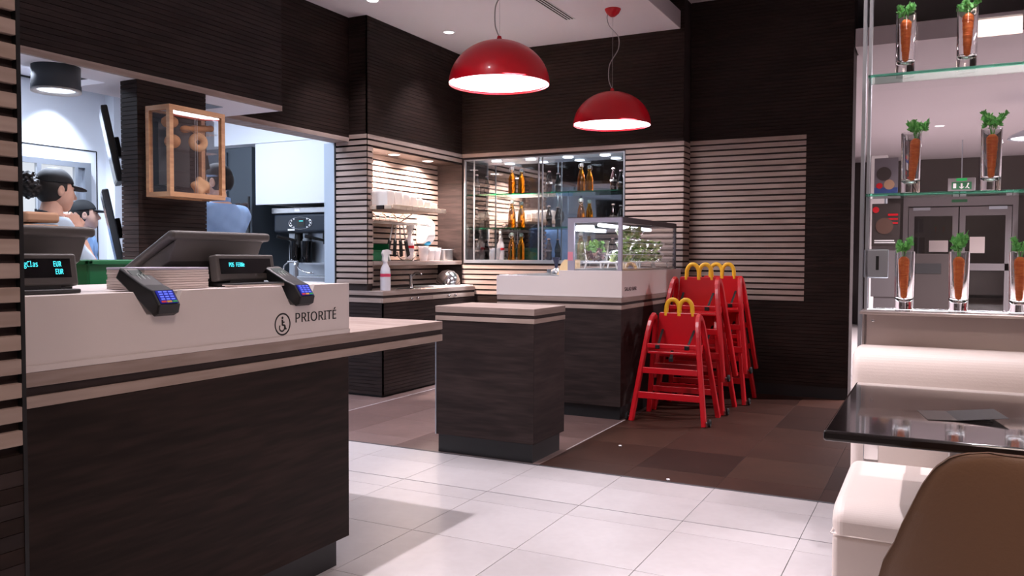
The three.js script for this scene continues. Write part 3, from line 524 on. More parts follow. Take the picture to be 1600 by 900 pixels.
{ // bread display box on the pillar
  const t = thing('bread_display_box', 'oak framed glass box with bread samples mounted on dark pillar', 'display box', [0, 0, 0]);
  const x0 = -3.925, x1 = -3.735, y0 = 1.525, y1 = 2.025, z0 = -3.59, z1 = -3.195, b = .026;
  const ps = []; for (const x of [x0, x1 - b]) for (const z of [z0, z1 - b]) ps.push(B(x, x + b, y0, y1, z, z + b));
  ps.forEach(g => P('post', g, M.oak, t));
  for (const y of [y0, y1 - b]) { for (const x of [x0, x1 - b]) P('rail', B(x, x + b, y, y + b, z0 + b, z1 - b), M.oak, t); for (const z of [z0, z1 - b]) P('rail', B(x0 + b, x1 - b, y, y + b, z, z + b), M.oak, t); }
  P('floor_panel', B(x0 + b, x1 - b, y0 + .004, y0 + .014, z0 + b, z1 - b), M.oak, t); P('roof_panel', B(x0 + b, x1 - b, y1 - .014, y1 - .004, z0 + b, z1 - b), M.white, t);
  P('front_pane', B(x1 - .012, x1 - .008, y0 + b, y1 - b, z0 + b, z1 - b), M.pane, t); P('side_pane', B(x0 + b, x1 - b, y0 + b, y1 - b, z1 - .012, z1 - .008), M.pane, t); P('side_pane', B(x0 + b, x1 - b, y0 + b, y1 - b, z0 + .008, z0 + .012), M.pane, t);
  P('wall_bracket', B(-3.965, x0, 1.6, 1.95, -3.5, -3.28), M.black, t);
  for (const y of [1.665, 1.79, 1.9]) P('glass_shelf', B(x0 + b, x1 - b - .004, y, y + .005, z0 + b, z1 - b), M.pane, t);
  for (const z of [-3.41, -3.425]) P('cable', ROD([-3.78, y0 + b, z], [-3.78, y1 - b, z], .0012), M.steel, t);
  const crust = S({ map: mottle([150, 96, 54], [206, 150, 96], 77, 6), roughness: .8 }), crumb = S({ map: mottle([190, 140, 96], [226, 184, 140], 78, 6), roughness: .85 });
  const bag = nets((x, y, z) => { let d = cap(x, y, z, [0, 0, -.1], [0, 0, .1], .019, .019); const s = Math.sin(z * 95 + x * 30); return d - .002 * s; }, [-.035, -.035, -.13], [.035, .035, .13], .005);
  const bb = bag.clone(); bb.rotateX(.15); bb.translate(-3.82, 1.929, -3.46); one('baguette', bb, crust, 'small baguette on the upper shelf of the oak display box', 'bread');
  const bagel = new THREE.TorusGeometry(.034, .021, 14, 28); bagel.rotateY(1.2); bagel.translate(-3.8, 1.85, -3.45); one('bagel', bagel, crumb, 'round bagel with a hole on the middle shelf of oak box', 'bread');
  one('seeded_roll', nets((x, y, z) => ell(x, y, z, [0, 0, 0], [.045, .035, .045]) + .003 * Math.sin(x * 300) * Math.sin(y * 300) * Math.sin(z * 300), [-.06, -.05, -.06], [.06, .05, .06], .006).translate(-3.82, 1.942, -3.27), crust, 'seeded round roll on the upper shelf of the oak display box', 'bread');
  one('scored_roll', nets((x, y, z) => ell(x, y, z, [0, 0, 0], [.05, .04, .04]) + .004 * Math.max(0, Math.sin(z * 140 + x * 60)), [-.065, -.055, -.06], [.065, .055, .06], .006).translate(-3.82, 1.837, -3.285), crust, 'scored round roll on the middle shelf of the oak box', 'bread');
  one('torn_bread', nets((x, y, z) => ell(x, y, z, [0, 0, 0], [.03, .05, .06]) + .008 * Math.sin(z * 70) * Math.sin(y * 60 + 1), [-.05, -.07, -.08], [.05, .07, .08], .006).translate(-3.82, 1.598, -3.49), crumb, 'torn pale bread piece at the bottom of oak display box', 'bread');
}
// ---------------------------------------------------------------- crew
const headSdf = (x, y, z) => {     // origin at head centre, face to +z, chin down
  let d = ell(x, y, z, [0, .02, -.012], [.074, .098, .094]);
  d = smin(d, cap(x, y, z, [0, -.055, .03], [0, -.085, .062], .05, .026), .05);
  d = smin(d, ell(x, y, z, [0, -.02, .035], [.058, .07, .058]), .03);
  d = smin(d, cap(x, y, z, [0, .012, .086], [0, -.026, .108], .008, .013), .016);
  d = smin(d, cap(x, y, z, [-.02, -.056, .083], [.02, -.056, .083], .008, .008), .01);
  d = smin(d, cap(x, y, z, [-.016, -.068, .08], [.016, -.068, .08], .008, .008), .008);
  d = Math.max(d, -cap(x, y, z, [-.022, -.062, .096], [.022, -.062, .096], .003, .003));
  for (const s of [-1, 1]) {
    d = Math.max(d, -ell(x, y, z, [s * .032, .012, .098], [.018, .012, .016]));
    d = smin(d, cap(x, y, z, [s * .014, .03, .086], [s * .045, .03, .074], .007, .006), .012);
    d = smin(d, Math.max(ell(x, y, z, [s * .076, -.004, -.008], [.012, .032, .02]), -ell(x, y, z, [s * .09, -.002, -.004], [.01, .018, .011])), .006);
  }
  return d;
};
function person(cfg) {
  const t = thing('person', cfg.label, 'person', cfg.pos, cfg.turn);
  const k = cfg.h / 1.72, J = (a) => a.map(v => v * k);
  const head = J([0, 1.6, .03]), hs = k * 1.02 * (cfg.headScale || 1);
  const bones = [];        // [a, b, ra, rb]
  const add = (a, b, ra, rb) => bones.push([J(a), J(b), ra * k, rb * k]);
  const w = cfg.female ? .15 : .172;
  add([0, 1.42, -.005], [0, 1.54, .015], .056, .052);
  add([0, 1.36, -.01], [0, 1.0, .0], .115, .11); add([-w * .55, 1.33, -.01], [w * .55, 1.33, -.01], .1, .1); add([-.05, .97, 0], [.05, .97, 0], .12, .12); add([-.06, 1.16, .0], [.06, 1.16, .0], .1, .1);
  for (const s of [-1, 1]) { add([s * .095, .93, 0], [s * .1, .5, .01], .088, .058); add([s * .1, .5, .01], [s * .1, .09, -.02], .055, .038); add([s * .1, .05, -.03], [s * .11, .035, .14], .04, .032); }
  const arms = cfg.arms || [[[-.23, 1.12, -.02], [-.22, .88, .08]], [[.23, 1.12, -.02], [.22, .88, .08]]];
  const hands = [];
  [-1, 1].forEach((s, i) => { const sh = [s * (w + .03), 1.385, -.01]; add([s * w * .8, 1.39, -.01], sh, .062, .056); add(sh, arms[i][0], .053, .042); add(arms[i][0], arms[i][1], .042, .029); hands.push([J(arms[i][0]), J(arms[i][1]), s, arms[i][2]]); });
  const body = (x, y, z, grow = 0, sel = null) => { let d = 9; bones.forEach((b, i) => { if (!sel || sel.has(i)) d = smin(d, cap(x, y, z, b[0], b[1], b[2], b[3]), .05 * k); }); return d - grow; };
  // hands: palm, four fingers and a thumb
  const handGeo = hands.map(([el, wr, s, curl = .5]) => {
    const W = new THREE.Vector3(...wr), dir = W.clone().sub(new THREE.Vector3(...el)).normalize();
    let side = new THREE.Vector3(0, 0, 1).addScaledVector(dir, -dir.z).normalize(); if (side.length() < .3) side.set(1, 0, 0);
    const nor = new THREE.Vector3().crossVectors(dir, side).normalize().multiplyScalar(s);
    const at = (a, b, c) => W.clone().addScaledVector(dir, a * k).addScaledVector(side, b * k).addScaledVector(nor, c * k).toArray();
    const ch = [[at(-.03, 0, 0), at(.02, 0, 0), .029 * k, .028 * k], [at(.02, -.02, 0), at(.085, -.026, 0), .016 * k, .014 * k], [at(.02, .02, 0), at(.085, .026, 0), .016 * k, .014 * k], [at(.03, 0, 0), at(.09, 0, 0), .017 * k, .014 * k]];
    const fing = [];
    [-.031, -.011, .01, .031].forEach((b, i) => { const l = [.034, .042, .045, .038][i]; let a0 = .088, c0 = 0, ang = curl * .5, p0 = at(a0, b, c0); for (let q = 0; q < 3; q++) { const ll = l * [1, .7, .55][q]; a0 += ll * Math.cos(ang); c0 -= ll * Math.sin(ang); const p1 = at(a0, b, c0); fing.push([p0, p1, (.0092 - q * .0008) * k, (.0086 - q * .0008) * k]); p0 = p1; ang += curl * .9; } });
    fing.push([at(.02, .024, -.004), at(.055, .052, -.016), .013 * k, .011 * k], [at(.055, .052, -.016), at(.09, .05, -.026), .0105 * k, .009 * k]);
    const f = (x, y, z) => { let d = 9; ch.forEach(b => d = smin(d, cap(x, y, z, ...b), .014)); let e = 9; fing.forEach(b => e = Math.min(e, cap(x, y, z, ...b))); return smin(d, e, .006); };
    const c = at(.07, 0, -.01), r = .125 * k; return nets(f, c.map(v => v - r), c.map(v => v + r), .0045);
  });
  const bodyGeo = nets((x, y, z) => body(x, y, z), J([-.55, -.03, -.5]), J([.55, 1.66, .6]), .014);
  const ht = cfg.headTurn || 0, htl = cfg.headTilt || 0;
  const place = (g) => { g.scale(hs, hs, hs); g.rotateX(htl); g.rotateY(ht); g.translate(...head); return g; };
  const hg = place(nets(headSdf, [-.11, -.13, -.13], [.11, .14, .14], .0045));
  P('body', [bodyGeo, hg, ...handGeo], M.skin, t);
  for (const s of [-1, 1]) P('eye', place(SPH(s * .031, .011, .077, .011, .0085, .009, 12)), M.hair, t);
  // clothes
  const upper = new Set([1, 2, 3, 4, 11, 12, 14, 15]);
  const nb = bones.length; // indices: 0 neck,1-4 torso,5-10 legs,11.. arms (3 each)
  const sleeve = new Set([1, 2, 3, 4, 11, 12, 14, 15]);
  P('shirt', nets((x, y, z) => {
    let d = body(x, y, z, .014 * k, sleeve) + .004 * Math.sin(y * 55 + x * 18) * Math.sin(x * 40 + z * 33);
    d = Math.max(d, y - 1.455 * k, .93 * k - y);
    for (const i of [0, 1]) { const [el] = hands[i], sh = J([(i ? 1 : -1) * (w + .03), 1.385, -.01]); const v = [el[0] - sh[0], el[1] - sh[1], el[2] - sh[2]], l = Math.hypot(...v); const q = ((x - sh[0]) * v[0] + (y - sh[1]) * v[1] + (z - sh[2]) * v[2]) / l; const near = cap(x, y, z, sh, el, .09 * k, .09 * k); if (near < 0) d = Math.max(d, q - l * .82); }
    return d;
  }, J([-.5, .9, -.45]), J([.5, 1.5, .5]), .0125), cfg.shirt || M.shirt, t);
  P('collar', nets((x, y, z) => { const r = Math.hypot(x, z - .002 * k); const yy = y - 1.448 * k + .35 * (z - .01) * 1; return Math.max(Math.abs(r - .066 * k) - .006, Math.abs(yy) - .026 * k); }, J([-.1, 1.38, -.1]), J([.1, 1.52, .1]), .006), cfg.collar || cfg.shirt || M.shirt, t);
  P('trousers', nets((x, y, z) => Math.max(body(x, y, z, .012 * k, new Set([3, 5, 6, 8, 9])), y - .98 * k, .07 * k - y), J([-.3, .03, -.25]), J([.3, 1.05, .25]), .015), M.trouser, t);
  P('shoes', nets((x, y, z) => Math.max(body(x, y, z, .01 * k, new Set([7, 10])), -y + .0), J([-.22, -.02, -.15]), J([.22, .13, .25]), .012), M.black, t);
  // cap and hair
  const cap0 = nets((x, y, z) => { let d = Math.max(ell(x, y, z, [0, .03, -.012], [.087, .1, .104]), .04 - y + z * .1); d = smin(d, Math.max(ell(x, y, z, [0, .042 - z * .12, .1], [.07, .012, .07]), .06 - z), .008); return d; }, [-.12, -.01, -.13], [.12, .15, .22], .005);
  P('cap', place(cap0), cfg.cap || M.capBlack, t);
  P('hair', place(nets((x, y, z) => {
    let d = Math.max(ell(x, y, z, [0, .015, -.02], [.082, .1, .1]), y - .05, z - .012 - (y > -.01 ? .02 : 0), -.055 - y + (cfg.female ? -.02 : 0));
    if (cfg.female) { const n = .012 * Math.sin(x * 160) * Math.sin(y * 170 + 1) * Math.sin(z * 150); d = Math.min(d, ell(x, y, z, [0, -.002, -.14], [.06, .062, .055]) + n); d = Math.min(d, cap(x, y, z, [.03, .02, -.1], [0, .05, -.15], .03, .035) + n); }
    return d;
  }, [-.12, -.1, -.22], [.12, .12, .08], .006)), M.hair, t);
  return t;
}
const HEAD_R = Math.atan2(.889, -.457);
person({ label: 'crew member in black cap with dark curly bun, hand raised to mouth', h: 1.64, female: true, headScale: .92, pos: [-3.985, 0, -2.67], turn: HEAD_R + .75, shirt: M.shirtPale, collar: M.kdark, headTurn: .2, headTilt: .1,
  arms: [[[-.2, 1.16, .15], [-.03, 1.395, .12], 1.0], [[.21, 1.12, .04], [.1, .98, .26], .6]] });
person({ label: 'crew member in blue polo and black cap looking along the kitchen', h: 1.63, pos: [-6.05, 0, -4.31], turn: HEAD_R + .55, headTilt: -.06, arms: [[[-.23, 1.14, .04], [-.24, .95, .2], .5], [[.23, 1.13, .02], [.24, .92, .16], .5]] });
person({ label: 'crew member in blue polo seen from behind beside the dark pillar', h: 1.87, pos: [-4.73, 0, -4.49], turn: Math.atan2(-.95, .18), headTurn: .25, headTilt: .05, arms: [[[-.23, 1.13, .06], [-.18, 1.0, .28], .5], [[.23, 1.13, .06], [.18, 1.0, .28], .5]] });

// ---------------------------------------------------------------- hand wash unit in the niche
{
  const t = thing('hand_wash_cabinet', 'wood topped hand wash cabinet with dark boarded base under the niche', 'cabinet');
  const x1 = -4.175, xb = -4.62, z0 = -7.31, z1 = ZP - .012;
  P('worktop', RB(xb, x1, .868, .906, z0, z1, .003), M.wood, t); P('groove', B(xb, x1 - .008, .845, .868, z0, z1 - .008), M.groove, t);
  P('carcass', B(xb, x1 - .016, .02, .845, z0, z1 - .016), M.groove, t);
  const zs = [z1, -5.95, -6.52, -7.3];
  for (let i = 0; i < 3; i++) P('drawer_front', RB(x1 - .016, x1, .806, .845, zs[i + 1] + .0015, zs[i] - .0015, .002), i % 2 ? M.wood : M.woodb, t);
  P('end_band', RB(xb, x1 - .0165, .806, .845, z1 - .016, z1, .002), M.wood, t);
  const g1 = []; for (let y = .02; y < .8; y += .03) g1.push(B(x1 - .016, x1 - .004, y + .001, Math.min(y + .0285, .804), z0, z1 - .004)); P('board_front', g1, M.darkb, t).userData.kind = 'stuff';
  const g2 = []; for (let y = .02; y < .8; y += .03) g2.push(B(xb, x1 - .004, y + .001, Math.min(y + .0285, .804), z1 - .016, z1 - .004)); P('board_end', g2, M.darkb, t).userData.kind = 'stuff';
  P('toe_strip', B(xb, x1 - .03, 0, .02, z0, z1 - .03), M.plinth, t);
  for (const z of [-6.15, -6.25, -6.78, -6.9]) { P('knob', [SPH(x1 + .018, .83, z, .013, .013, .013, 12), ROD([x1, .83, z], [x1 + .012, .83, z], .006)], M.chrome, t); }
}
function spray(pos, s, band, label) {
  const t = thing('spray_bottle', label, 'spray bottle', pos, 1.2);
  P('bottle', LAT([[.001, 0], [.042, 0], [.045, .006], [.045, .15], [.04, .19], [.018, .235], [.017, .26], [.001, .26]].map(p => [p[0] * s, p[1] * s])), PH({ color: 0xf2f0f6, roughness: .35, transmission: .25, thickness: 0 }), t);
  P('label_band', LAT([[.0456, .12], [.0458, .121], [.0458, .146], [.0456, .147]].map(p => [p[0] * s, p[1] * s])), band, t);
  const sh = new THREE.Shape(); [[-.026, .262], [.02, .262], [.016, .29], [.02, .315], [.052, .318], [.052, .34], [.02, .352], [-.02, .345], [-.032, .32], [-.022, .295]].forEach(([x, y], i) => i ? sh.lineTo(x * s, y * s) : sh.moveTo(x * s, y * s));
  const g = new THREE.ExtrudeGeometry(sh, { depth: .022 * s, bevelEnabled: true, bevelSize: .003, bevelThickness: .003, bevelSegments: 2 }); g.translate(0, 0, -.011 * s);
  const h = P('spray_head', g, M.white, t); P('trigger', TUBE([[.03 * s, .318 * s, 0], [.038 * s, .29 * s, 0], [.05 * s, .262 * s, 0]], .007 * s), M.white, h); P('collar', CYL(0, .25 * s, 0, .024 * s, .022 * s, .016 * s), M.white, t);
}
spray([-4.24, .906, -5.87], 1, S({ color: 0xd23a5c, roughness: .6 }), 'white spray bottle with red label on the wash counter by slatted pillar');
spray([-4.5, 1.16, -6.62], .98, M.red, 'white spray bottle with red band on niche shelf behind the cups');
{ // tap, dome
  const t = thing('tap', 'small chrome mixer tap on the hand wash counter', 'tap', [-4.44, .906, -6.55]);
  P('column', [CYL(0, 0, 0, .018, .018, .12), CYL(0, 0, 0, .026, .024, .012)], M.chrome, t); P('spout', TUBE([[0, .1, 0], [.05, .14, -.01], [.1, .135, -.02], [.105, .12, -.02]], .012), M.chrome, t); P('lever', RB(-.012, .012, .12, .132, -.04, .012, .004), M.chrome, t);
  const s = thing('sink_basin', 'dark round basin let into the wash counter beside the tap', 'basin', [-4.33, .906, -6.35]); P('rim', LAT([[.1, 0], [.115, .004], [.12, 0], [.1, -.002]], 32), M.steel, s); P('drain', LAT([[.001, .001], [.1, .0015], [.1, .0005]], 32), M.black, s);
  const d = thing('steel_dome', 'polished steel dome cover lying on the wash counter', 'dome cover', [-4.34, .92, -7.06]);
  P('dome', LAT([[.12, 0], [.118, .05], [.1, .1], [.06, .14], [.001, .152], [.001, .148], [.058, .136], [.097, .097], [.115, .05], [.117, 0]], 40), M.chrome, d); P('rim', LAT([[.117, 0], [.128, .001], [.128, .006], [.119, .006]], 40), M.chrome, d);
  const b = thing('white_board', 'white cutting board under the steel dome cover', 'cutting board', [-4.36, .906, -7.02]); P('board', RB(-.19, .18, 0, .013, -.26, .26, .004), M.white, b); P('board_grip', RB(-.06, .06, .0005, .0125, .26, .275, .004), M.white, b);
}
{ // shelf contents
  const sy = 1.16;
  const c = thing('green_caddy', 'green plastic caddy on the niche shelf beside slatted pillar', 'crate', [-4.48, sy, -5.99]);
  P('bin', (() => { const g = []; const mk = (a) => g.push(a); mk(RB(-.1, .1, 0, .008, -.13, .13, .003)); mk(RB(-.1, -.092, 0, .16, -.13, .13, .003)); mk(RB(.092, .1, 0, .09, -.13, .13, .003)); mk(RB(-.1, .1, 0, .15, -.13, -.122, .003)); mk(RB(-.1, .1, 0, .15, .122, .13, .003)); return g; })(), M.green, c); P('rim', [RB(-.108, .108, .085, .095, .122, .138, .003), RB(.092, .11, .085, .095, -.13, .13, .003)], M.green, c);
  const gb = thing('glass_bowl', 'clear glass bowl on the niche shelf under the hanging spatulas', 'bowl', [-4.42, sy, -6.46]); P('bowl', LAT([[.001, 0], [.05, 0], [.085, .04], [.1, .085], [.097, .085], [.08, .042], [.047, .006], [.001, .006]], 32), M.tumbler, gb); P('foot_ring', LAT([[.035, 0], [.045, 0], [.045, .003], [.035, .003]], 24), M.tumbler, gb);
  const cupM = PH({ color: 0xf4f4f8, roughness: .4, transmission: .35, thickness: 0 });
  [[-6.80, 4, 'nested plastic cups on niche shelf, taller pile beside the spray bottle'], [-6.92, 3, 'nested plastic cups on niche shelf, middle pile'], [-7.03, 3, 'nested plastic cups on niche shelf beside the steel pot']].forEach(([z, n, l]) => { const u = thing('cup_stack', l, 'cups', [-4.46, sy, z], 0, 'cup piles on the niche shelf'); for (let i = 0; i < n; i++) P('cup', LAT([[.001, 0], [.034, 0], [.048, .095], [.05, .095], [.05, .1], [.046, .1], [.032, .003], [.001, .003]], 24).translate(0, i * .014, 0), cupM, u); });
  const p = thing('steel_pot', 'small steel pot on the niche shelf beside the dark side panel', 'pot', [-4.45, sy, -7.19]); P('pot', LAT([[.001, 0], [.07, 0], [.076, .008], [.076, .105], [.088, .11], [.088, .115], [.073, .113], [.07, .01], [.001, .008]], 32), M.steel, p); P('handle', TUBE([[.0, .09, -.076], [.03, .095, -.09], [-.03, .095, -.09], [0, .09, -.076]], .004), M.steel, p);
  const sd = thing('soap_dispenser', 'white wall soap dispenser with blue push lever in the niche', 'soap dispenser', [-4.605, 1.34, -6.98]);
  P('housing', nets((x, y, z) => { const q = [Math.abs(x - .055) - .05, Math.abs(y - .11) - .105, Math.abs(z) - .06]; let d = Math.hypot(Math.max(q[0], 0), Math.max(q[1], 0), Math.max(q[2], 0)) + Math.min(0, Math.max(...q)) - .018; const e = Math.hypot(x + .02, y - .11) - .15; return Math.max(d, e); }, [-.03, -.03, -.1], [.15, .26, .1], .007), M.white, sd); P('push_lever', SPH(.07, -.005, -.0, .035, .025, .045, 18), S({ color: 0x1b86b4, roughness: .4 }), sd); P('window', B(.108, .113, .07, .085, -.01, .01), M.black, sd);
  const r = thing('utensil_rail', 'steel utensil rail with long rods fixed to niche slats', 'rail', [0, 0, 0]); P('rail_bar', ROD([-4.45, 1.5, -5.83], [-4.45, 1.5, -6.92], .006), M.steel, r);
  for (const z of [-5.95, -6.6]) P('rail_bracket', ROD([-4.62, 1.5, z], [-4.45, 1.5, z], .005), M.steel, r);
  [[-6.0, 1.0], [-6.2, 0.9], [-6.42, .85]].forEach(([z, l], i) => one('skewer', ROD([-4.44 + i * .012, 1.512, z + .12], [-4.40 + i * .012, 1.506, z - .4 * l], .005), M.steel, ['long steel skewer on the utensil rail above the green caddy', 'long steel skewer on the utensil rail above the glass bowl', 'long steel skewer on the utensil rail beside the soap dispenser'][i], 'skewer'));
  [0, 1, 2, 3].forEach(i => { const z = -6.26 - i * .055; const s = thing('spatula', ['black bladed spatula hanging on niche rail, nearest the green caddy', 'black bladed spatula hanging on niche rail, second from the green caddy', 'black bladed spatula hanging on niche rail, third from the green caddy', 'black bladed spatula hanging on niche rail, nearest the spray bottle'][i], 'spatula', [-4.44, 1.5, z], 0, 'spatulas on the rail');
    const lean = (i - 1.5) * .05; P('handle', ROD([0, -.006, 0], [0, -.16, -lean * .6], .006), M.steel, s); P('blade', BAR([0, -.15, -lean * .55], [0, -.3, -lean * 1.2], .008, .05), M.rubber, s); P('hook', TUBE([[0, .0, 0], [.008, .012, 0], [0, .018, 0], [-.008, .008, 0]], .002, 10, 5), M.steel, s); });
  // bread tray with white cloth packs, high on the niche wall
  const tr = thing('wicker_tray', 'pale wicker tray shelf on the niche wall under the spotlights', 'tray', [0, 0, 0]);
  const x0 = -4.6, x1 = -4.1, z0 = -6.63, z1 = -5.79, y0 = 1.6;
  const wick = S({ map: woodTex([196, 172, 148], [236, 220, 204], 61), roughness: .8 });
  P('base', B(x0, x1, y0 + .004, y0 + .014, z0, z1), wick, tr);
  for (let i = 0; i < 9; i++) P('rim_block', RB(x1 - .012, x1 + .004, y0, y0 + .04, z1 - .005 - (i + 1) * .0925, z1 - .01 - i * .0925, .004), wick, tr);
  for (let i = 0; i < 6; i++) P('rim_block', RB(x0 + .005 + i * .082, x0 + .08 + i * .082, y0, y0 + .034, z1 - .004, z1 + .01, .004), i % 2 ? wick : M.dark, tr);
  for (const z of [z0 + .1, z1 - .1]) P('bracket', BAR([x0 - .02, y0 - .12, z], [x0 + .2, y0 + .004, z], .012, .012), M.steel, tr);
  const cloth = S({ color: 0xf4ece4, roughness: .9 });
  for (let i = 0; i < 7; i++) { const z = z1 - .07 - i * .115, hh = .145 - Math.max(0, i - 1) * .014; one('napkin_pack', nets((x, y, zz) => { const q = [Math.abs(x) - .18, Math.abs(y) - hh / 2 + .012, Math.abs(zz) - .04]; return Math.hypot(Math.max(q[0], 0), Math.max(q[1], 0), Math.max(q[2], 0)) + Math.min(0, Math.max(...q)) - .012 + .004 * Math.sin(x * 70 + i) * Math.sin(zz * 80 + i * 2); }, [-.21, -.1, -.07], [.21, .1, .07], .011).translate(-4.36, y0 + .018 + hh / 2, z), cloth, `white folded napkin pack on the wicker tray, ${NTH[i]} from the slatted pillar`, 'napkins', 'napkin packs on the tray'); }
  for (let i = 0; i < 5; i++) one('hanging_glass', LAT([[.028, -.1], [.034, -.04], [.02, -.02], [.003, -.01], [.003, .0], [.001, 0], [.001, -.012], [.018, -.024], [.031, -.042], [.026, -.1]], 20).translate(-4.5, y0 + .004, z1 - .08 - i * .16), M.tumbler, `clear stem glass hanging under the wicker tray, ${NTH[i]} from the slatted pillar`, 'glass', 'glasses under the tray');
}
// ---------------------------------------------------------------- bottle display in the back wall
{
  const x0 = -4.302, x1 = -2.594, y0 = 1.158, y1 = 2.178, zm = -7.545;
  const t = thing('bottle_display', 'lit glass bottle display with mirror back set in dark wall', 'display case');
  P('mirror_back', B(x0, x1, y0, y1, zm - .006, zm), M.mirror, t); P('side_panel', B(x0 - .002, x0 + .006, y0, y1, zm, ZB - .02), M.darkb, t); P('side_panel', B(x1 - .006, x1 + .001, y0, y1, zm, ZB - .02), M.darkb, t);
  P('floor_panel', B(x0, x1, y0, y0 + .012, zm, ZB), M.alu, t); P('roof_panel', B(x0, x1, y1 - .012, y1, zm, ZB), M.alu, t);
  P('frame_left', B(x0, x0 + .016, y0, y1, ZB - .01, ZB + .012), M.alu, t); P('frame_bottom', B(x0, x1, y0 - .02, y0 + .012, ZB - .005, ZB + .014), M.alu, t); P('frame_top', B(x0, x1, y1 - .014, y1, ZB - .005, ZB + .012), M.alu, t); P('frame_right', B(x1 - .012, x1, y0, y1, ZB - .01, ZB + .01), M.alu, t);
  for (const x of [-4.19, -3.47, -3.43]) P('upright', B(x - .006, x + .006, y0 + .012, y1 - .014, ZB - .006, ZB + .004), M.alu, t);
  P('front_pane', B(x0 + .016, -3.45, y0 + .012, y1 - .014, ZB - .002, ZB + .002), M.pane, t); P('front_pane', B(-3.45, x1 - .012, y0 + .012, y1 - .014, ZB - .008, ZB - .004), M.pane, t);
  for (const y of [1.815, 1.478]) P('glass_shelf', B(x0 + .008, x1 - .008, y, y + .014, zm + .004, ZB - .015), M.shelfGlass, t);
  for (const x of [-3.98, -3.6, -3.2, -2.82]) { const s = P('led_spot', [CYL(x, y1 - .022, -7.4, .05, .05, .006)], GL.led, t); spot(t, x, y1 - .03, -7.4, x - .03, 1.2, -7.47, 0xf2f4ff, L.caseSpot, .75, .6, 1); }
  // bottles
  const colaM = PH({ color: 0x0b0606, roughness: .08, clearcoat: 1 }), oilM = PH({ color: 0xffe2a0, roughness: .02, transmission: 1, thickness: .05, ior: 1.4, attenuationColor: new THREE.Color(0xe89a14), attenuationDistance: .08 });
  const rows = [['top', 1.829], ['middle', 1.492], ['bottom', 1.17]];
  const cola = (x, y, z, l) => { const b = thing('cola_bottle', l, 'bottle', [x, y, z], 0, 'dark bottles in the display'); P('bottle', LAT([[.001, 0], [.028, 0], [.031, .006], [.03, .03], [.026, .055], [.031, .09], [.031, .115], [.02, .155], [.0125, .18], [.012, .2], [.014, .204], [.001, .204]], 24), colaM, b); P('cap', LAT([[.001, .214], [.013, .214], [.0155, .206], [.015, .201], [.012, .201]], 20), S({ color: 0xd8b8b4, roughness: .4, metalness: .4 }), b); P('label_mark', LAT([[.0316, .085], [.032, .088], [.032, .1], [.0316, .103]], 20), M.posGrey, b); };
  const oil = (x, y, z, l) => { const b = thing('oil_bottle', l, 'bottle', [x, y, z], 0, 'amber bottles in the display'); P('bottle', LAT([[.001, 0], [.036, 0], [.038, .006], [.037, .12], [.033, .16], [.022, .195], [.016, .21], [.016, .232], [.019, .236], [.001, .236]], 28), oilM, b); P('stopper', LAT([[.001, .275], [.012, .273], [.017, .262], [.015, .25], [.018, .24], [.001, .24]], 20), M.white, b); P('wire_clip', TUBE([[0, .215, .019], [.024, .235, .012], [.022, .265, .0], [0, .27, -.004], [-.022, .265, 0], [-.024, .235, .012], [0, .215, .019]], .0022, 28, 6), M.steel, b); };
  for (const [nm, y] of rows) {
    const zz = -7.44;
    const ux = [745, 800, 858, 908, 958].map(u => onZ(u, 320, zz).x);
    cola(ux[0], y, zz, `dark cola bottle on the ${nm} display shelf nearest the niche`);
    oil(ux[1], y, zz, `amber oil bottle with swing stopper on ${nm} display shelf, first from the niche`);
    cola(ux[2], y, zz, `dark cola bottle on the ${nm} display shelf between two amber bottles`);
    oil(ux[3], y, zz, `amber oil bottle with swing stopper on ${nm} display shelf above the salad bar`);
    cola(ux[4], y, zz, `dark cola bottle on the ${nm} display shelf nearest the slatted panel`);
  }
}
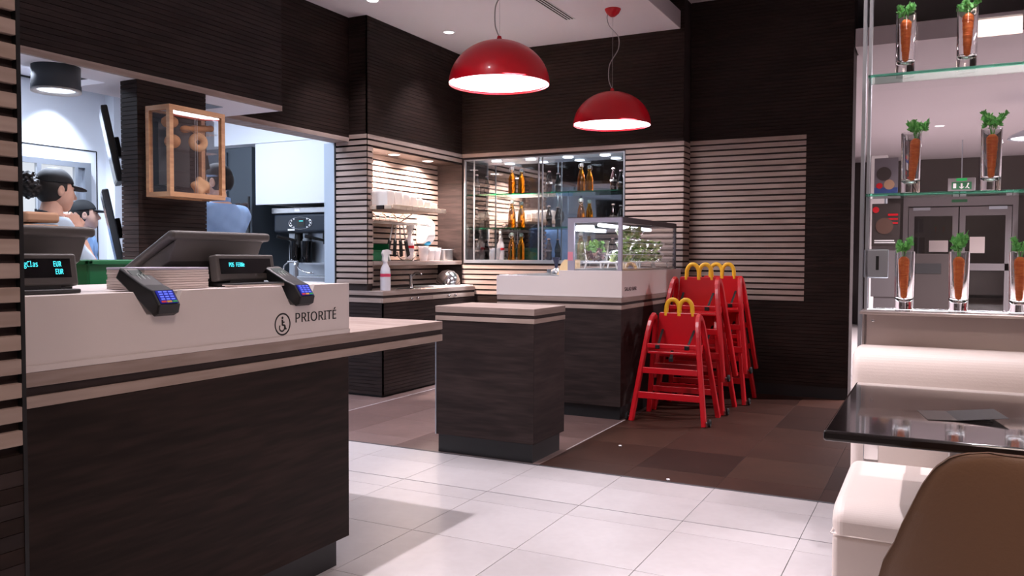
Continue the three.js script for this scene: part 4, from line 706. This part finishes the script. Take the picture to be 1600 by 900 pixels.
// ---------------------------------------------------------------- salad bar
{
  const t = thing('salad_bar', 'dark wood salad bar unit with white front reading SALAD BAR', 'counter');
  const x1 = -2.06, x0 = -3.095, z1 = -5.76, z0 = -7.31;
  P('body', RB(x0 + .01, x1 - .003, .1, .818, z0, z1 - .003, .003), M.darkb, t); P('plinth', B(x0 + .03, x1 - .02, 0, .1, z0, z1 - .04), M.plinth, t);
  P('upper_band', RB(x0 + .004, x1, .868, .906, z0, z1, .002), M.wood, t); P('groove', B(x0 + .01, x1 - .007, .848, .868, z0, z1 - .007), M.groove, t); P('lower_band', RB(x0 + .004, x1, .818, .848, z0, z1, .002), M.woodb, t);
  const sh = new THREE.Shape(); [[x0, .91], [x1, .91], [x1, 1.1], [-2.562, 1.1], [-2.562, 1.055], [x0, 1.055]].forEach(([x, y], i) => i ? sh.lineTo(x, y) : sh.moveTo(x, y));
  const g = new THREE.ExtrudeGeometry(sh, { depth: .018, bevelEnabled: true, bevelSize: .001, bevelThickness: .001, bevelSegments: 1 }); g.translate(0, 0, z1 - .02); P('front_upstand', uvm(g), M.lam, t);
  P('side_upstand', RB(x1 - .02, x1 + .0005, .909, 1.1, z0, z1 - .021, .001), M.lam, t); P('upstand_foot', [B(x0, x1 + .003, .906, .916, z1 - .02, z1 + .003), B(x1 - .02, x1 + .003, .906, .916, z0, z1)], M.lam, t);
  P('well', B(x0 + .02, x1 - .02, .95, 1.02, z0, z1 - .021), M.steel, t); P('worktop', RB(x0 + .01, -2.55, 1.02, 1.062, z0 + .2, z1 - .022, .003), M.steel, t); P('worktop_lip', B(x0 + .01, -2.56, 1.062, 1.095, -6.7, -6.68), M.steel, t);
  P('case_deck', B(-2.55, x1 - .021, 1.02, 1.098, z0, z1 - .021), M.lam, t);
  const tg = text('SALAD BAR', fontB, .028, .0012); const bb = tg.boundingBox, sc = .27 / (bb.max.x - bb.min.x); tg.translate(-bb.min.x, 0, 0); tg.scale(sc, 1, 1); tg.rotateY(Math.PI / 2); tg.translate(x1 + .0006, .952, -5.822); P('lettering', tg, S({ color: 0x4a3034, roughness: .6 }), t);
  // glass case
  const c = thing('salad_case', 'glass salad case with grey frame standing on the salad bar', 'display case');
  const a0 = -2.5, a1 = -2.072, c0 = -7.2, c1 = -5.785, b0 = 1.1, b1 = 1.492, w = .032;
  const lav = S({ color: 0xa8a4b4, roughness: .45, metalness: .25 }), dk = S({ color: 0x4a4348, roughness: .5, metalness: .2 });
  P('front_frame', [B(a0, a0 + .05, b0, b1, c1 - .025, c1), B(a1 - .028, a1, b0, b1, c1 - .025, c1), B(a0 + .05, a1 - .028, b1 - .032, b1, c1 - .025, c1)], lav, c);
  P('rear_frame', [B(a0, a0 + .03, b0, b1, c0, c0 + .025), B(a1 - .025, a1, b0, b1, c0, c0 + .025), B(a0, a1, b1 - .035, b1, c0, c0 + .025)], dk, c);
  P('side_rail', B(a1 - .025, a1 + .002, b1 - .035, b1 + .002, c0 + .025, c1 - .025), dk, c); P('side_rail', B(a0, a0 + .025, b1 - .035, b1, c0 + .025, c1 - .025), dk, c); P('roof', B(a0, a1, b1, b1 + .006, c0, c1), dk, c); P('floor_pan', B(a0 + .01, a1 - .005, b0, b0 + .012, c0 + .025, c1 - .025), M.steel, c);
  P('front_pane', B(a0 + .05, a1 - .028, b0 + .01, b1 - .032, c1 - .016, c1 - .012), M.pane, c); P('side_pane', B(a1 - .01, a1 - .006, b0 + .012, b1 - .035, c0 + .025, c1 - .025), M.pane, c); P('side_pane', B(a0 + .006, a0 + .01, b0 + .012, b1 - .035, c0 + .025, c1 - .025), M.pane, c);
  P('light_tube', [ROD([-2.28, b1 - .05, c0 + .1], [-2.28, b1 - .05, c1 - .08], .014)], GL.led, c); P('lamp_head', RB(-2.46, -2.32, b1 - .085, b1 - .05, c1 - .1, c1 - .05, .012), GL.led, c);
  areaDown(c, -2.28, b1 - .07, (c0 + c1) / 2, .06, 1.15, 0xf2f0ff, L.salad); areaDown(c, -2.39, b1 - .09, c1 - .075, .12, .04, 0xf2f0ff, L.salad);
  P('price_sticker', B(-2.499, -2.458, 1.175, 1.24, c1, c1 + .0015), S({ color: 0xd88898, roughness: .6 }), c);
  // racks and bowls
  const rack = (x, z, l) => { const r = thing('bowl_rack', l, 'rack', [x, b0 + .012, z], 0, 'white racks in the salad case'); P('rack_top', RB(-.14, .14, .045, .055, -.2, .2, .003), M.white, r); for (const sx of [-.13, 0, .13]) for (const sz of [-.19, .19]) P('leg', BAR([sx, 0, sz], [sx * .9, .047, sz], .012, .012), M.white, r); };
  rack(-2.25, -6.02, 'white rack in salad case nearest the front pane'); rack(-2.25, -6.5, 'white rack in the middle of salad case'); rack(-2.25, -6.93, 'white rack in salad case nearest the slatted wall');
  const leaf = [0x6f9a3c, 0x8fb552, 0xc4d48c, 0x4f7a30].map(c2 => S({ color: c2, roughness: .7 })), bowlM = PH({ color: 0xffffff, roughness: .05, transmission: 1, thickness: 0, ior: 1.4 });
  const leafG = [0, 1, 2].map(i => nets((x, y, z) => Math.abs(y - .012 * Math.sin(x * 90 + i) - .01 * Math.cos(z * 80 + i * 2)) - .0032 + Math.max(0, Math.hypot(x, z) - .026 - .005 * Math.sin(7 * Math.atan2(z, x))) * 2, [-.045, -.035, -.045], [.045, .035, .045], .0055));
  const lid = LAT([[.001, .088], [.05, .084], [.074, .066], [.078, .056], [.076, .056], [.072, .064], [.049, .081], [.001, .085]], 24), bw = LAT([[.001, 0], [.045, 0], [.078, .056], [.076, .056], [.043, .002], [.001, .002]], 24);
  const salad = (x, y, z, l) => { const s = thing('salad_bowl', l, 'salad', [x, y, z], rnd() * 6, 'packed salads in the case'); P('bowl', bw, bowlM, s); P('lid', lid, bowlM, s); P('lid_rim', LAT([[.075, .055], [.08, .054], [.08, .058], [.075, .058]], 24), M.white, s); for (let i = 0; i < 14; i++) { const m = P('leaf', leafG[i % 3], leaf[i % 4], s), a = i * 2.4, r = .012 + .034 * Math.sqrt(i / 14); m.position.set(Math.cos(a) * r, .022 + (i % 5) * .011, Math.sin(a) * r); m.rotation.set(rnd() * 1.6 - .8, rnd() * 6, rnd() * 1.6 - .8); } };
  const yb = b0 + .067, st = .09; let n = 0;
  const ord = ['nearest the front pane', 'second from the front pane', 'third from the front pane', 'fourth from the front pane', 'fifth from the front pane', 'nearest the slatted wall'];
  const cols = [[-2.16, -5.95, 1], [-2.16, -6.12, 3], [-2.17, -6.34, 3], [-2.17, -6.52, 2], [-2.17, -6.7, 2], [-2.17, -6.9, 2]];
  cols.forEach(([x, z, k], ci) => { for (let i = 0; i < k; i++) salad(x, yb + i * st, z, `clear bowl of green salad, ${['bottom', 'second', 'top'][i]} of the pile ${ord[ci]}`); });
  const dark = thing('salad_tub', 'large clear tub of dark red and green leaves in the salad case', 'salad', [-2.37, yb, -6.04]);
  P('tub', LAT([[.001, 0], [.085, 0], [.1, .15], [.102, .155], [.098, .155], [.082, .004], [.001, .004]], 28), bowlM, dark); for (let i = 0; i < 34; i++) { const m = P('leaf', leafG[i % 3], i < 18 ? S({ color: [0x5a3038, 0x6e4a3c][i % 2], roughness: .7 }) : leaf[[0, 3][i % 2]], dark), a = i * 2.4, r = .01 + .055 * Math.sqrt((i % 12) / 12); m.position.set(Math.cos(a) * r, .02 + i * .0038, Math.sin(a) * r); m.rotation.set(rnd() * 2 - 1, rnd() * 6, rnd() * 2 - 1); }
  // things on the steel worktop
  const pc = thing('price_card', 'cream card with small orange cone print on the steel worktop', 'card', [-2.56, 1.062, -6.02]); const sg = new THREE.Shape(); [[-.13, 0], [.06, 0], [.06, .12], [-.075, .12], [-.1, .09]].forEach(([x, y], i) => i ? sg.lineTo(x, y) : sg.moveTo(x, y)); const cg = new THREE.ExtrudeGeometry(sg, { depth: .004, bevelEnabled: false }); cg.rotateX(-.15); P('card', cg, S({ color: 0xe2c494, roughness: .8 }), pc); P('cone_print', [LAT([[.001, .1], [.006, .09], [.012, .035], [.03, .03], [.03, .018], [.001, .018]], 14).scale(1, 1, .1).translate(.0, 0, .004).rotateX(-.15)], S({ color: 0xe07838, roughness: .7 }), pc); P('card_foot', B(-.13, .06, 0, .006, -.05, .012), S({ color: 0xe2c494, roughness: .8 }), pc);
  const sc2 = thing('serving_scoop', 'steel scoop with dark blue grip on the steel worktop', 'scoop', [-2.78, 1.062, -6.2]); P('cup', LAT([[.001, 0], [.05, 0], [.042, .03], [.02, .05], [.001, .052]], 24), M.steel, sc2); P('grip', LAT([[.012, .05], [.014, .08], [.032, .13], [.034, .135], [.001, .137]], 20), S({ color: 0x232a44, roughness: .5 }), sc2);
}
// ---------------------------------------------------------------- podium
{
  const t = thing('podium', 'free standing dark wood podium with pale banded top', 'podium');
  const x0 = -2.735, x1 = -2.064, z1 = -4.3, z0 = -4.745;
  P('body', RB(x0 + .006, x1 - .003, .114, .815, z0, z1 - .003, .003), M.darkb, t); P('plinth', B(x0 + .006, x1 - .022, 0, .114, z0 + .03, z1 - .03), M.plinth, t);
  P('top_slab', RB(x0, x1, .862, .901, z0, z1, .002), M.wood, t); P('groove', B(x0 + .006, x1 - .006, .842, .862, z0, z1 - .006), M.groove, t); P('lower_band', RB(x0, x1, .815, .842, z0, z1, .002), M.woodb, t); P('edge_strip', B(x0 - .001, x0 + .006, .114, .815, z1 - .02, z1 - .001), M.alu, t);
}
// ---------------------------------------------------------------- pendants and ceiling fittings
function pendant(x, z, label) {
  const y = 2.285, R = .318, H = .275, t = thing('pendant_lamp', label, 'pendant lamp', [x, y, z], 0, 'red dome pendants');
  const o = [], i2 = []; for (let i = 0; i <= 18; i++) { const a = i / 18 * Math.PI / 2; o.push([Math.max(.001, Math.cos(a) * R), Math.sin(a) * H]); i2.push([Math.max(.001, Math.cos(a) * (R - .005)), Math.sin(a) * (H - .005)]); }
  P('shade', LAT([...o, ...i2.reverse(), [R - .003, -.002], o[0]], 64), M.red, t);
  P('diffuser', CYL(0, .012, 0, R - .007, R - .007, .006, 64), GL.pendant, t); P('cap', LAT([[.001, H + .03], [.012, H + .028], [.02, H], [.001, H - .004]], 20), M.red, t);
  const top = CEIL - y; P('suspension_wire', ROD([.002, H + .02, 0], [.002, top - .02, 0], .0012, .0012, 6), M.steel, t);
  P('cord', TUBE([[0, H + .02, 0], [-.03, H + .1, 0], [-.02, H + .22, .01], [.05, H + .34, 0], [.05, H + .44, 0], [-.03, H + .54, 0], [-.05, top - .06, 0], [-.035, top - .02, 0]], .004, 60, 6), S({ color: 0xa8a4a6, roughness: .6 }), t);
  P('canopy', LAT([[.001, top - .062], [.02, top - .06], [.05, top - .035], [.066, top - .004], [.066, top], [.001, top]], 28), M.red, t);
  areaDown(t, 0, .006, 0, R * 1.7, R * 1.7, WHITE, L.pendant);
}
pendant(-2.495, -4.67, 'red dome pendant lamp hanging above the podium'); pendant(-2.424, -6.506, 'red dome pendant lamp hanging above the salad bar');
function downlight(x, y, z, label, k, aim = [0, -1, 0], ang = .75, rad = 1, pen = .6) {
  const t = thing('ceiling_downlight', label, 'downlight', [x, y, z]); P('rim', LAT([[.042, -.001], [.05, -.007], [.062, -.004], [.063, .0], [.042, .0]], 28), M.white, t); P('lens', CYL(0, -.005, 0, .042, .042, .004), GL.down, t);
  spot(t, 0, -.014, 0, ...aim, WHITE, k, ang, pen, rad); return t;
}
downlight(-3.99, CEIL, -6.5, 'recessed ceiling downlight near the slatted niche wall', L.down); downlight(-4.04, CEIL, -5.43, 'recessed ceiling downlight near the coffee bay header', L.down);
downlight(-2.32, CEIL, -2.97, 'recessed ceiling downlight above the end of the service counter', L.counter, [0, -1, -.12], 1.0, 1.5);
downlight(-2.45, CEIL, -1.5, 'recessed ceiling downlight above the tills', L.counter * .35, [.1, -1, 0], 1.0, 2);
{ const t = thing('ceiling_vent', 'slim linear air vent in the white ceiling', 'vent', [-2.85, CEIL, -6.2]); P('frame', B(-.045, .045, -.005, .001, -.42, .42), M.white, t); for (const x of [-.022, .004, .03]) P('slot', B(x - .006, x + .006, -.0065, -.005, -.4, .4), M.groove, t); }
// lamps over the seating area, out of the frame
downlight(.22, 3.5, -3.62, 'recessed ceiling downlight above the white bench', L.bench, [0, -1, 0], .8, 2);
downlight(-1.7, 3.5, -2.7, 'added ceiling spot turned towards the end of the bench', L.bench * 3.4, [.47, -1, -.12], .3, 2, .8);  // narrow lamp added to brighten the bench seat
downlight(.5, 3.5, -2.35, 'recessed ceiling downlight above the dining table', L.bench * .35, [-.05, -1, -.7], .8, 2);
for (const [x, z, n] of [[.6, -.6, 'above the dining chair'], [.6, 1.6, 'near the rear wall']]) { const t = thing('added_fill_panel', `soft square fill panel added in upper ceiling ${n}`, 'light panel', [x, 3.5, z]); P('frame', B(-.4, .4, -.014, .002, -.4, .4), M.white, t); P('diffuser', B(-.37, .37, -.02, -.014, -.37, .37), glow(WARM, 4), t); areaDown(t, 0, -.026, 0, .7, .7, WARM, L.seat); }  // unseen panels added as soft fill light for the seating side

// ---------------------------------------------------------------- red high chairs
const hc = (() => {
  const t = thing('high_chair', 'single red wooden high chair in front of the stacks', 'high chair', [-1.732, 0, -5.83], 0, 'red high chairs');
  // each side is a bent rail: front leg, rounded arm, rear leg
  for (const s of [-1, 1]) {
    const at = (y, z) => [s * (.27 - .1 * Math.min(y, .78) / .78), y, z];
    const pts = [at(.0, 0), at(.25, -.045), at(.5, -.09), at(.66, -.125), at(.735, -.16), at(.765, -.205), at(.745, -.25), at(.68, -.285), at(.5, -.32), at(.25, -.37), at(.0, -.42)];
    const curve = new THREE.CatmullRomCurve3(pts.map(p => new THREE.Vector3(...p)), false, 'centripetal');
    const sh = new THREE.Shape(); const a = .017, b = .022; sh.moveTo(-a, -b + .006); sh.lineTo(-a, b - .006); sh.lineTo(-a + .006, b); sh.lineTo(a - .006, b); sh.lineTo(a, b - .006); sh.lineTo(a, -b + .006); sh.lineTo(a - .006, -b); sh.lineTo(-a + .006, -b);
    P('side_frame', new THREE.ExtrudeGeometry(sh, { steps: 44, extrudePath: curve, bevelEnabled: false }), M.redChair, t);
    const wh = P('castor', new THREE.TorusGeometry(.018, .011, 8, 16).rotateY(Math.PI / 2).translate(s * .305, .03, -.012), M.rubber, t); P('castor_pin', ROD([s * .27, .03, -.012], [s * .31, .03, -.012], .006), M.steel, wh);
    P('armrest_side', BAR([s * .185, .53, -.1], [s * .18, .53, -.32], .014, .05), M.redChair, t);
  }
  const bar = (y, z, w, h) => RB(-w, w, y - h / 2, y + h / 2, z - .011, z + .011, .005);
  P('rung', bar(.19, -.035, .238, .05), M.redChair, t); P('rung', bar(.37, -.068, .215, .045), M.redChair, t); P('front_bar', bar(.55, -.1, .195, .034), M.redChair, t); P('rear_rung', bar(.19, -.385, .238, .045), M.redChair, t); P('rear_rung', bar(.37, -.345, .215, .045), M.redChair, t);
  P('seat', RB(-.185, .185, .49, .51, -.32, -.1, .006), M.redChair, t);
  const bs = new THREE.Shape(); [[-.165, .5], [.165, .5], [.15, .775], [.143, .782], [-.143, .782], [-.15, .775]].forEach(([x, y], i) => i ? bs.lineTo(x, y) : bs.moveTo(x, y));
  const bk = new THREE.ExtrudeGeometry(bs, { depth: .014, bevelEnabled: true, bevelSize: .004, bevelThickness: .004, bevelSegments: 2 }); bk.translate(0, 0, -.30); P('backrest', bk, M.redChair, t);
  const arc = (c) => { const o = []; for (let i = 0; i <= 16; i++) { const a = i / 16 * Math.PI; o.push([c + .05 * Math.cos(a) * (1), .80 + .085 * Math.pow(Math.sin(a), .8), -.29]); } return [[c + .054, .762, -.29], ...o, [c - .054, .762, -.29]]; };
  const e = join([TUBE(arc(-.05), .0165, 40, 10), TUBE(arc(.05), .0165, 40, 10)]); e.translate(0, 0, .29); e.scale(1, 1, .6); e.translate(0, 0, -.29); P('arch_emblem', e, M.yellow, t).userData.label = 'yellow double arch on the backrest';
  P('harness_strap', [BAR([-.12, .66, -.275], [-.1, .545, -.08], .018, .004), BAR([.12, .66, -.275], [.12, .545, -.08], .018, .004), BAR([0, .52, -.12], [.0, .46, -.084], .022, .004)], M.rubber, t); P('harness_buckle', [RB(-.118, -.085, .53, .56, -.088, -.074, .004), RB(.1, .135, .53, .56, -.088, -.074, .004), RB(-.016, .016, .44, .47, -.092, -.078, .004)], M.black, t);
  return t;
})();
copyThing(hc, [-1.72, 0, -6.34], 0, 'red high chair at the bottom of the stack behind the single chair'); copyThing(hc, [-1.705, .262, -6.29], 0, 'red high chair on top of the stack behind the single chair');
copyThing(hc, [-1.665, 0, -6.87], 0, 'red high chair at the bottom of the stack nearest the dark wall'); copyThing(hc, [-1.645, .262, -6.82], 0, 'red high chair on top of the stack nearest the dark wall');

// ---------------------------------------------------------------- glass partition with carrots
const ZPART = -3.95;
{
  const t = thing('glass_partition', 'glass partition with green edged shelves on a brushed metal base', 'partition');
  const xl = -.297, xr = 2.4;
  P('base_panel', RB(xl, xr, .1, .972, ZPART - .03, ZPART + .02, .003), M.brushed, t); P('base_ledge', RB(xl, xr, .966, .978, ZPART - .03, ZPART + .17, .002), M.brushed, t); P('plinth', B(xl, xr, 0, .1, ZPART - .03, ZPART + .01), M.plinth, t);
  for (const [x, w] of [[xl - .018, .014], [xl + .006, .012]]) P('post', B(x, x + w, 0, 3.5, ZPART - .03, ZPART + .02), M.alu, t);
  P('back_pane', B(xl + .018, xr, .978, 3.3, ZPART - .018, ZPART - .01), M.pane, t);
  for (const y of [1.953, 1.459]) P('glass_shelf', RB(xl + .014, xr, y, y + .012, ZPART - .008, ZPART + .15, .001, 1), M.shelfGlass, t);
  const cl2 = P('glass_clamp', RB(xl + .002, xl + .1, 1.115, 1.24, ZPART + .0, ZPART + .02, .006), M.alu, t); P('clamp_slot', B(xl + .05, xl + .062, 1.15, 1.21, ZPART + .02, ZPART + .0215), M.black, cl2);
  for (const x of [-.253, 1.0]) P('screw', SPH(x, .93, ZPART + .02, .007, .007, .003, 10), M.chrome, t);
  P('led_strip', B(xl + .02, xr - .02, .9785, .9805, ZPART + .002, ZPART + .012), GL.led, t); const l = new THREE.RectAreaLight(0xf6f4ff, 40, xr - xl - .1, .012); l.position.set((xl + xr) / 2, .983, ZPART + .007); l.rotation.x = Math.PI / 2; l.castShadow = true; l.name = 'lamp_light'; t.add(l);
}
function carrotGlass(x, y, z, tilt, tall, where) {
  const H = .25, g = thing('straight_glass', `tall clear glass ${where}`, 'glass', [x, y, z], 0, 'glasses on the partition');
  P('tumbler', LAT([[.001, 0], [.034, 0], [.036, .004], [.0385, H], [.037, H + .001], [.0358, H], [.032, .06], [.018, .042], [.001, .038]], 36), M.tumbler, g); P('base_edge', LAT([[.0342, .0005], [.0348, .001], [.0348, .002], [.0342, .0025]], 24), M.tumbler, g);
  const c = thing('carrot', `orange carrot with green top ${where}`, 'carrot', [x, y, z], rnd() * 6, 'carrots in glasses'); c.rotation.z = tilt;
  const len = .182, y0 = .046, pf = []; const r0 = .0225; for (let i = 0; i <= 30; i++) { const q = i / 30; let r = r0 * (.34 + .66 * Math.pow(q, .55)); r *= 1 - Math.pow(Math.max(0, q - .9) / .1, 2) * .55; r += .0007 * Math.sin(i * 2.3) + .0004 * Math.sin(i * 5.1); pf.push([i === 0 ? .001 : r, y0 + len * q]); } pf.push([.001, y0 + len + .002]);
  P('root', LAT(pf, 20), carrotM, c);
  const nst = 4; for (let i = 0; i < nst; i++) { const a = i / nst * 6.28 + rnd(), sp = .025 + .03 * rnd(), h = tall * (.7 + .5 * rnd()); const b = [Math.cos(a) * .004, y0 + len - .002, Math.sin(a) * .004], e = [Math.cos(a) * sp * .8, y0 + len + h, Math.sin(a) * sp * .8], m = [(b[0] + e[0]) / 2 * .7, y0 + len + h * .55, (b[2] + e[2]) / 2 * .7]; const st = P('stem', TUBE([b, m, e], .0018, 10, 5), leafM[0], c);
    for (let k = 0; k < 7; k++) { const q = .45 + .55 * k / 6; const lf = P('frond', frond, leafM[k % 2], st); lf.position.set(b[0] + (e[0] - b[0]) * q, b[1] + (e[1] - b[1]) * q, b[2] + (e[2] - b[2]) * q); lf.rotation.set(rnd() * 1.6 - .8, a + k * 2.2, rnd() * 1.4 - .4); lf.scale.setScalar(1.1 - .4 * q + .3 * rnd()); } }
}
const carrotM = S({ map: tex(256, (u, v) => { const n = .6 * vn(u * 6, v * 40, 6, 40, 301) + .4 * vn(u * 24, v * 90, 24, 90, 302); return mixc([222, 88, 28], [246, 142, 66], n); }), roughness: .55, bumpMap: tex(256, (u, v) => { const g = 255 * vn(u * 5, v * 46, 5, 46, 303); return [g, g, g]; }, false), bumpScale: .0012 });
const leafM = [S({ color: 0x5fae56, roughness: .6 }), S({ color: 0x7cc86c, roughness: .6 })];
const frond = (() => { const gs = []; for (let i = 0; i < 7; i++) { const a = (i - 3) * .42; const g = new THREE.SphereGeometry(1, 7, 5); g.scale(.0035, .0095, .0012); g.translate(0, .011, 0); g.rotateZ(a); g.translate(0, i === 3 ? .006 : 0, 0); gs.push(g); } return join(gs); })();
{
  const zc = ZPART + .08, rows = [[1.9655, [[1408, .0, .05], [1503, -.05, .035], [1612, .02, .05]], 'on upper partition shelf'], [1.4715, [[1420, .09, .075], [1545, .05, .085], [1655, 0, .05]], 'on lower partition shelf'], [.9785, [[1414, .02, .06], [1499, -.03, .075], [1594, -.04, .06]], 'on metal partition ledge']];
  const nth = ['nearest the metal posts', 'second from the metal posts', 'third from the metal posts'];
  for (const [y, list, w] of rows) list.forEach(([u, tl, h], i) => { const q = onZ(u, 400, zc); carrotGlass(q.x, y, zc, tl, h, `${w}, ${nth[i]}`); });
}
// ---------------------------------------------------------------- bench, table, chair
{
  const t = thing('bench', 'white leather bench with rounded back below the glass partition', 'bench');
  const roll = (pts, x0, depth, bevel) => { const sh = new THREE.Shape(); sh.moveTo(...pts[0]); for (const p of pts.slice(1)) p.length === 2 ? sh.lineTo(...p) : sh.bezierCurveTo(...p); const g = new THREE.ExtrudeGeometry(sh, { depth: 2.4, bevelEnabled: true, bevelSize: bevel, bevelThickness: bevel, bevelSegments: 6, curveSegments: 14 }); g.rotateY(Math.PI / 2); g.translate(x0, 0, depth); return uvm(g); };
  P('backrest', roll([[0, .1], [0, .72], [0, .78, .02, .803, .06, .805], [.17, .805], [.215, .802, .235, .78, .235, .72], [.235, .1]], -.28, -3.65, .03), M.leather, t);
  P('seat_cushion', roll([[.0, .36], [0, .365, .01, .385, .05, .392], [.54, .397], [.54, .36]], -.255, -2.82, .035), M.leather, t);
  P('seat_base', RB(-.288, 2.2, .03, .328, -3.39, -2.79, .02, 3), M.leather, t); P('seam', TUBE([[-.29, .326, -3.37], [-.29, .326, -2.85], [-.27, .326, -2.788], [0, .326, -2.786], [1.4, .326, -2.786]], .003, 60, 6), M.leather, t); P('plinth', B(-.24, 2.2, 0, .03, -3.8, -2.84), M.plinth, t);
}
{
  const t = thing('dining_table', 'glossy dark dining table with chrome legs in front of bench', 'table');
  P('tabletop', RB(-.26, 1.2, .728, .756, -3.22, -2.27, .008, 3), M.tableTop, t);
  for (const u of [1361, 1495]) { const x = onZ(u, 700, -3.43).x; P('wall_bracket', RB(x - .026, x + .026, .3, .715, -3.44, -3.415, .003), M.chrome, t); P('bracket_arm', RB(x - .02, x + .02, .7, .715, -3.415, -2.7, .003), M.chrome, t); P('bracket_pad', RB(x - .03, x + .03, .715, .728, -3.2, -2.72, .003), M.chrome, t); }
  P('pedestal', [CYL(.95, .02, -2.75, .03, .03, .708), CYL(.95, 0, -2.75, .2, .19, .02)], M.chrome, t);
  const q = onY(1502, 651, .757); const l = thing('leaflet', 'folded dark leaflet lying on the dining table', 'leaflet', [q.x, .757, q.z], .2); const lp = (a, x0, x1, y) => { const g = B(x0, x1, 0, .0012, -.075, .075); g.rotateZ(a); g.translate(0, y, 0); return g; };
  const ink = S({ map: tex(128, (u, v) => { const n = vn(u * 6, v * 6, 6, 6, 401); const lit = (u > .3 && u < .6 && v > .35 && v < .75 && n > .5); return lit ? [150, 130, 84] : mixc([34, 28, 26], [66, 56, 52], n); }), roughness: .35 });
  P('cover', lp(.02, -.1, .06, .001), ink, l); P('inner_page', lp(.1, -.04, .1, .003), M.posDark, l);
}
{
  const t = thing('dining_chair', 'brown upholstered shell chair at the dining table', 'chair', [.14, 0, -1.75], 0);
  // shell back: outline in x / y, curved around the sitter
  const N = 28, Mm = 26, pos = [], idx = [], th = .035;
  const prof = [[.36, .25], [.5, .25], [.6, .228], [.628, .213], [.68, .197], [.77, .163], [.81, .142], [.838, .115], [.848, .09], [.855, .055]];
  const half = (y) => { for (let k = 0; k < prof.length - 1; k++) if (y <= prof[k + 1][0]) { const q = (y - prof[k][0]) / (prof[k + 1][0] - prof[k][0]); return prof[k][1] + q * (prof[k + 1][1] - prof[k][1]); } return .05; };
  for (let side = 0; side < 2; side++) for (let j = 0; j <= Mm; j++) { const q = j / Mm, y = .36 + .495 * (1 - Math.pow(1 - q, 1.7)), v = (y - .36) / .5; for (let i = 0; i <= N; i++) { const u = i / N * 2 - 1, x = u * half(y); const z = .05 * v + (side ? th : 0) * (1 - .5 * Math.pow(Math.abs(u), 6)) * (1 - .5 * Math.pow(q, 6)) - 2.2 * x * x * (1 - .3 * v); pos.push(x, y, z); } }
  const S1 = (N + 1) * (Mm + 1), id = (s, i, j) => s * S1 + j * (N + 1) + i; for (let s = 0; s < 2; s++) for (let j = 0; j < Mm; j++) for (let i = 0; i < N; i++) { const a = id(s, i, j), b = id(s, i + 1, j), c = id(s, i + 1, j + 1), d = id(s, i, j + 1); s ? idx.push(a, b, c, a, c, d) : idx.push(a, c, b, a, d, c); }
  for (let i = 0; i < N; i++) { idx.push(id(0, i, Mm), id(0, i + 1, Mm), id(1, i + 1, Mm), id(0, i, Mm), id(1, i + 1, Mm), id(1, i, Mm)); idx.push(id(0, i, 0), id(1, i + 1, 0), id(0, i + 1, 0), id(0, i, 0), id(1, i, 0), id(1, i + 1, 0)); }
  for (let j = 0; j < Mm; j++) { idx.push(id(0, 0, j), id(1, 0, j + 1), id(1, 0, j), id(0, 0, j), id(0, 0, j + 1), id(1, 0, j + 1)); idx.push(id(0, N, j), id(1, N, j), id(1, N, j + 1), id(0, N, j), id(1, N, j + 1), id(0, N, j + 1)); }
  const g = new THREE.BufferGeometry(); g.setAttribute('position', new THREE.Float32BufferAttribute(pos, 3)); g.setIndex(idx); g.computeVertexNormals(); uvm(g); P('backrest', g, M.brownSeat, t);
  P('seat', RB(-.23, .23, .4, .47, -.46, .02, .03, 4), M.brownSeat, t);
  for (const [x, z] of [[-.19, -.4], [.19, -.4], [-.19, .0], [.19, .0]]) P('leg', ROD([x, .4, z], [x * 1.12, 0, z * 1.08], .014, .014), M.chrome, t);
}
// scraps on the brown tiles
for (const [u, v, l] of [[969, 698, 'tiny white paper scrap on brown tiles beside the podium'], [1044, 751, 'tiny white paper scrap on brown tiles at the white tile edge']]) { const q = onY(u, v, 0); one('paper_scrap', nets((x, y, z) => ell(x, y, z, [0, .004, 0], [.012, .006, .009]) + .002 * Math.sin(x * 500) * Math.sin(z * 400), [-.02, -.004, -.02], [.02, .014, .02], .003).translate(q.x, .002, q.z), M.white, l, 'scrap'); }

renderer.render(scene, camera);
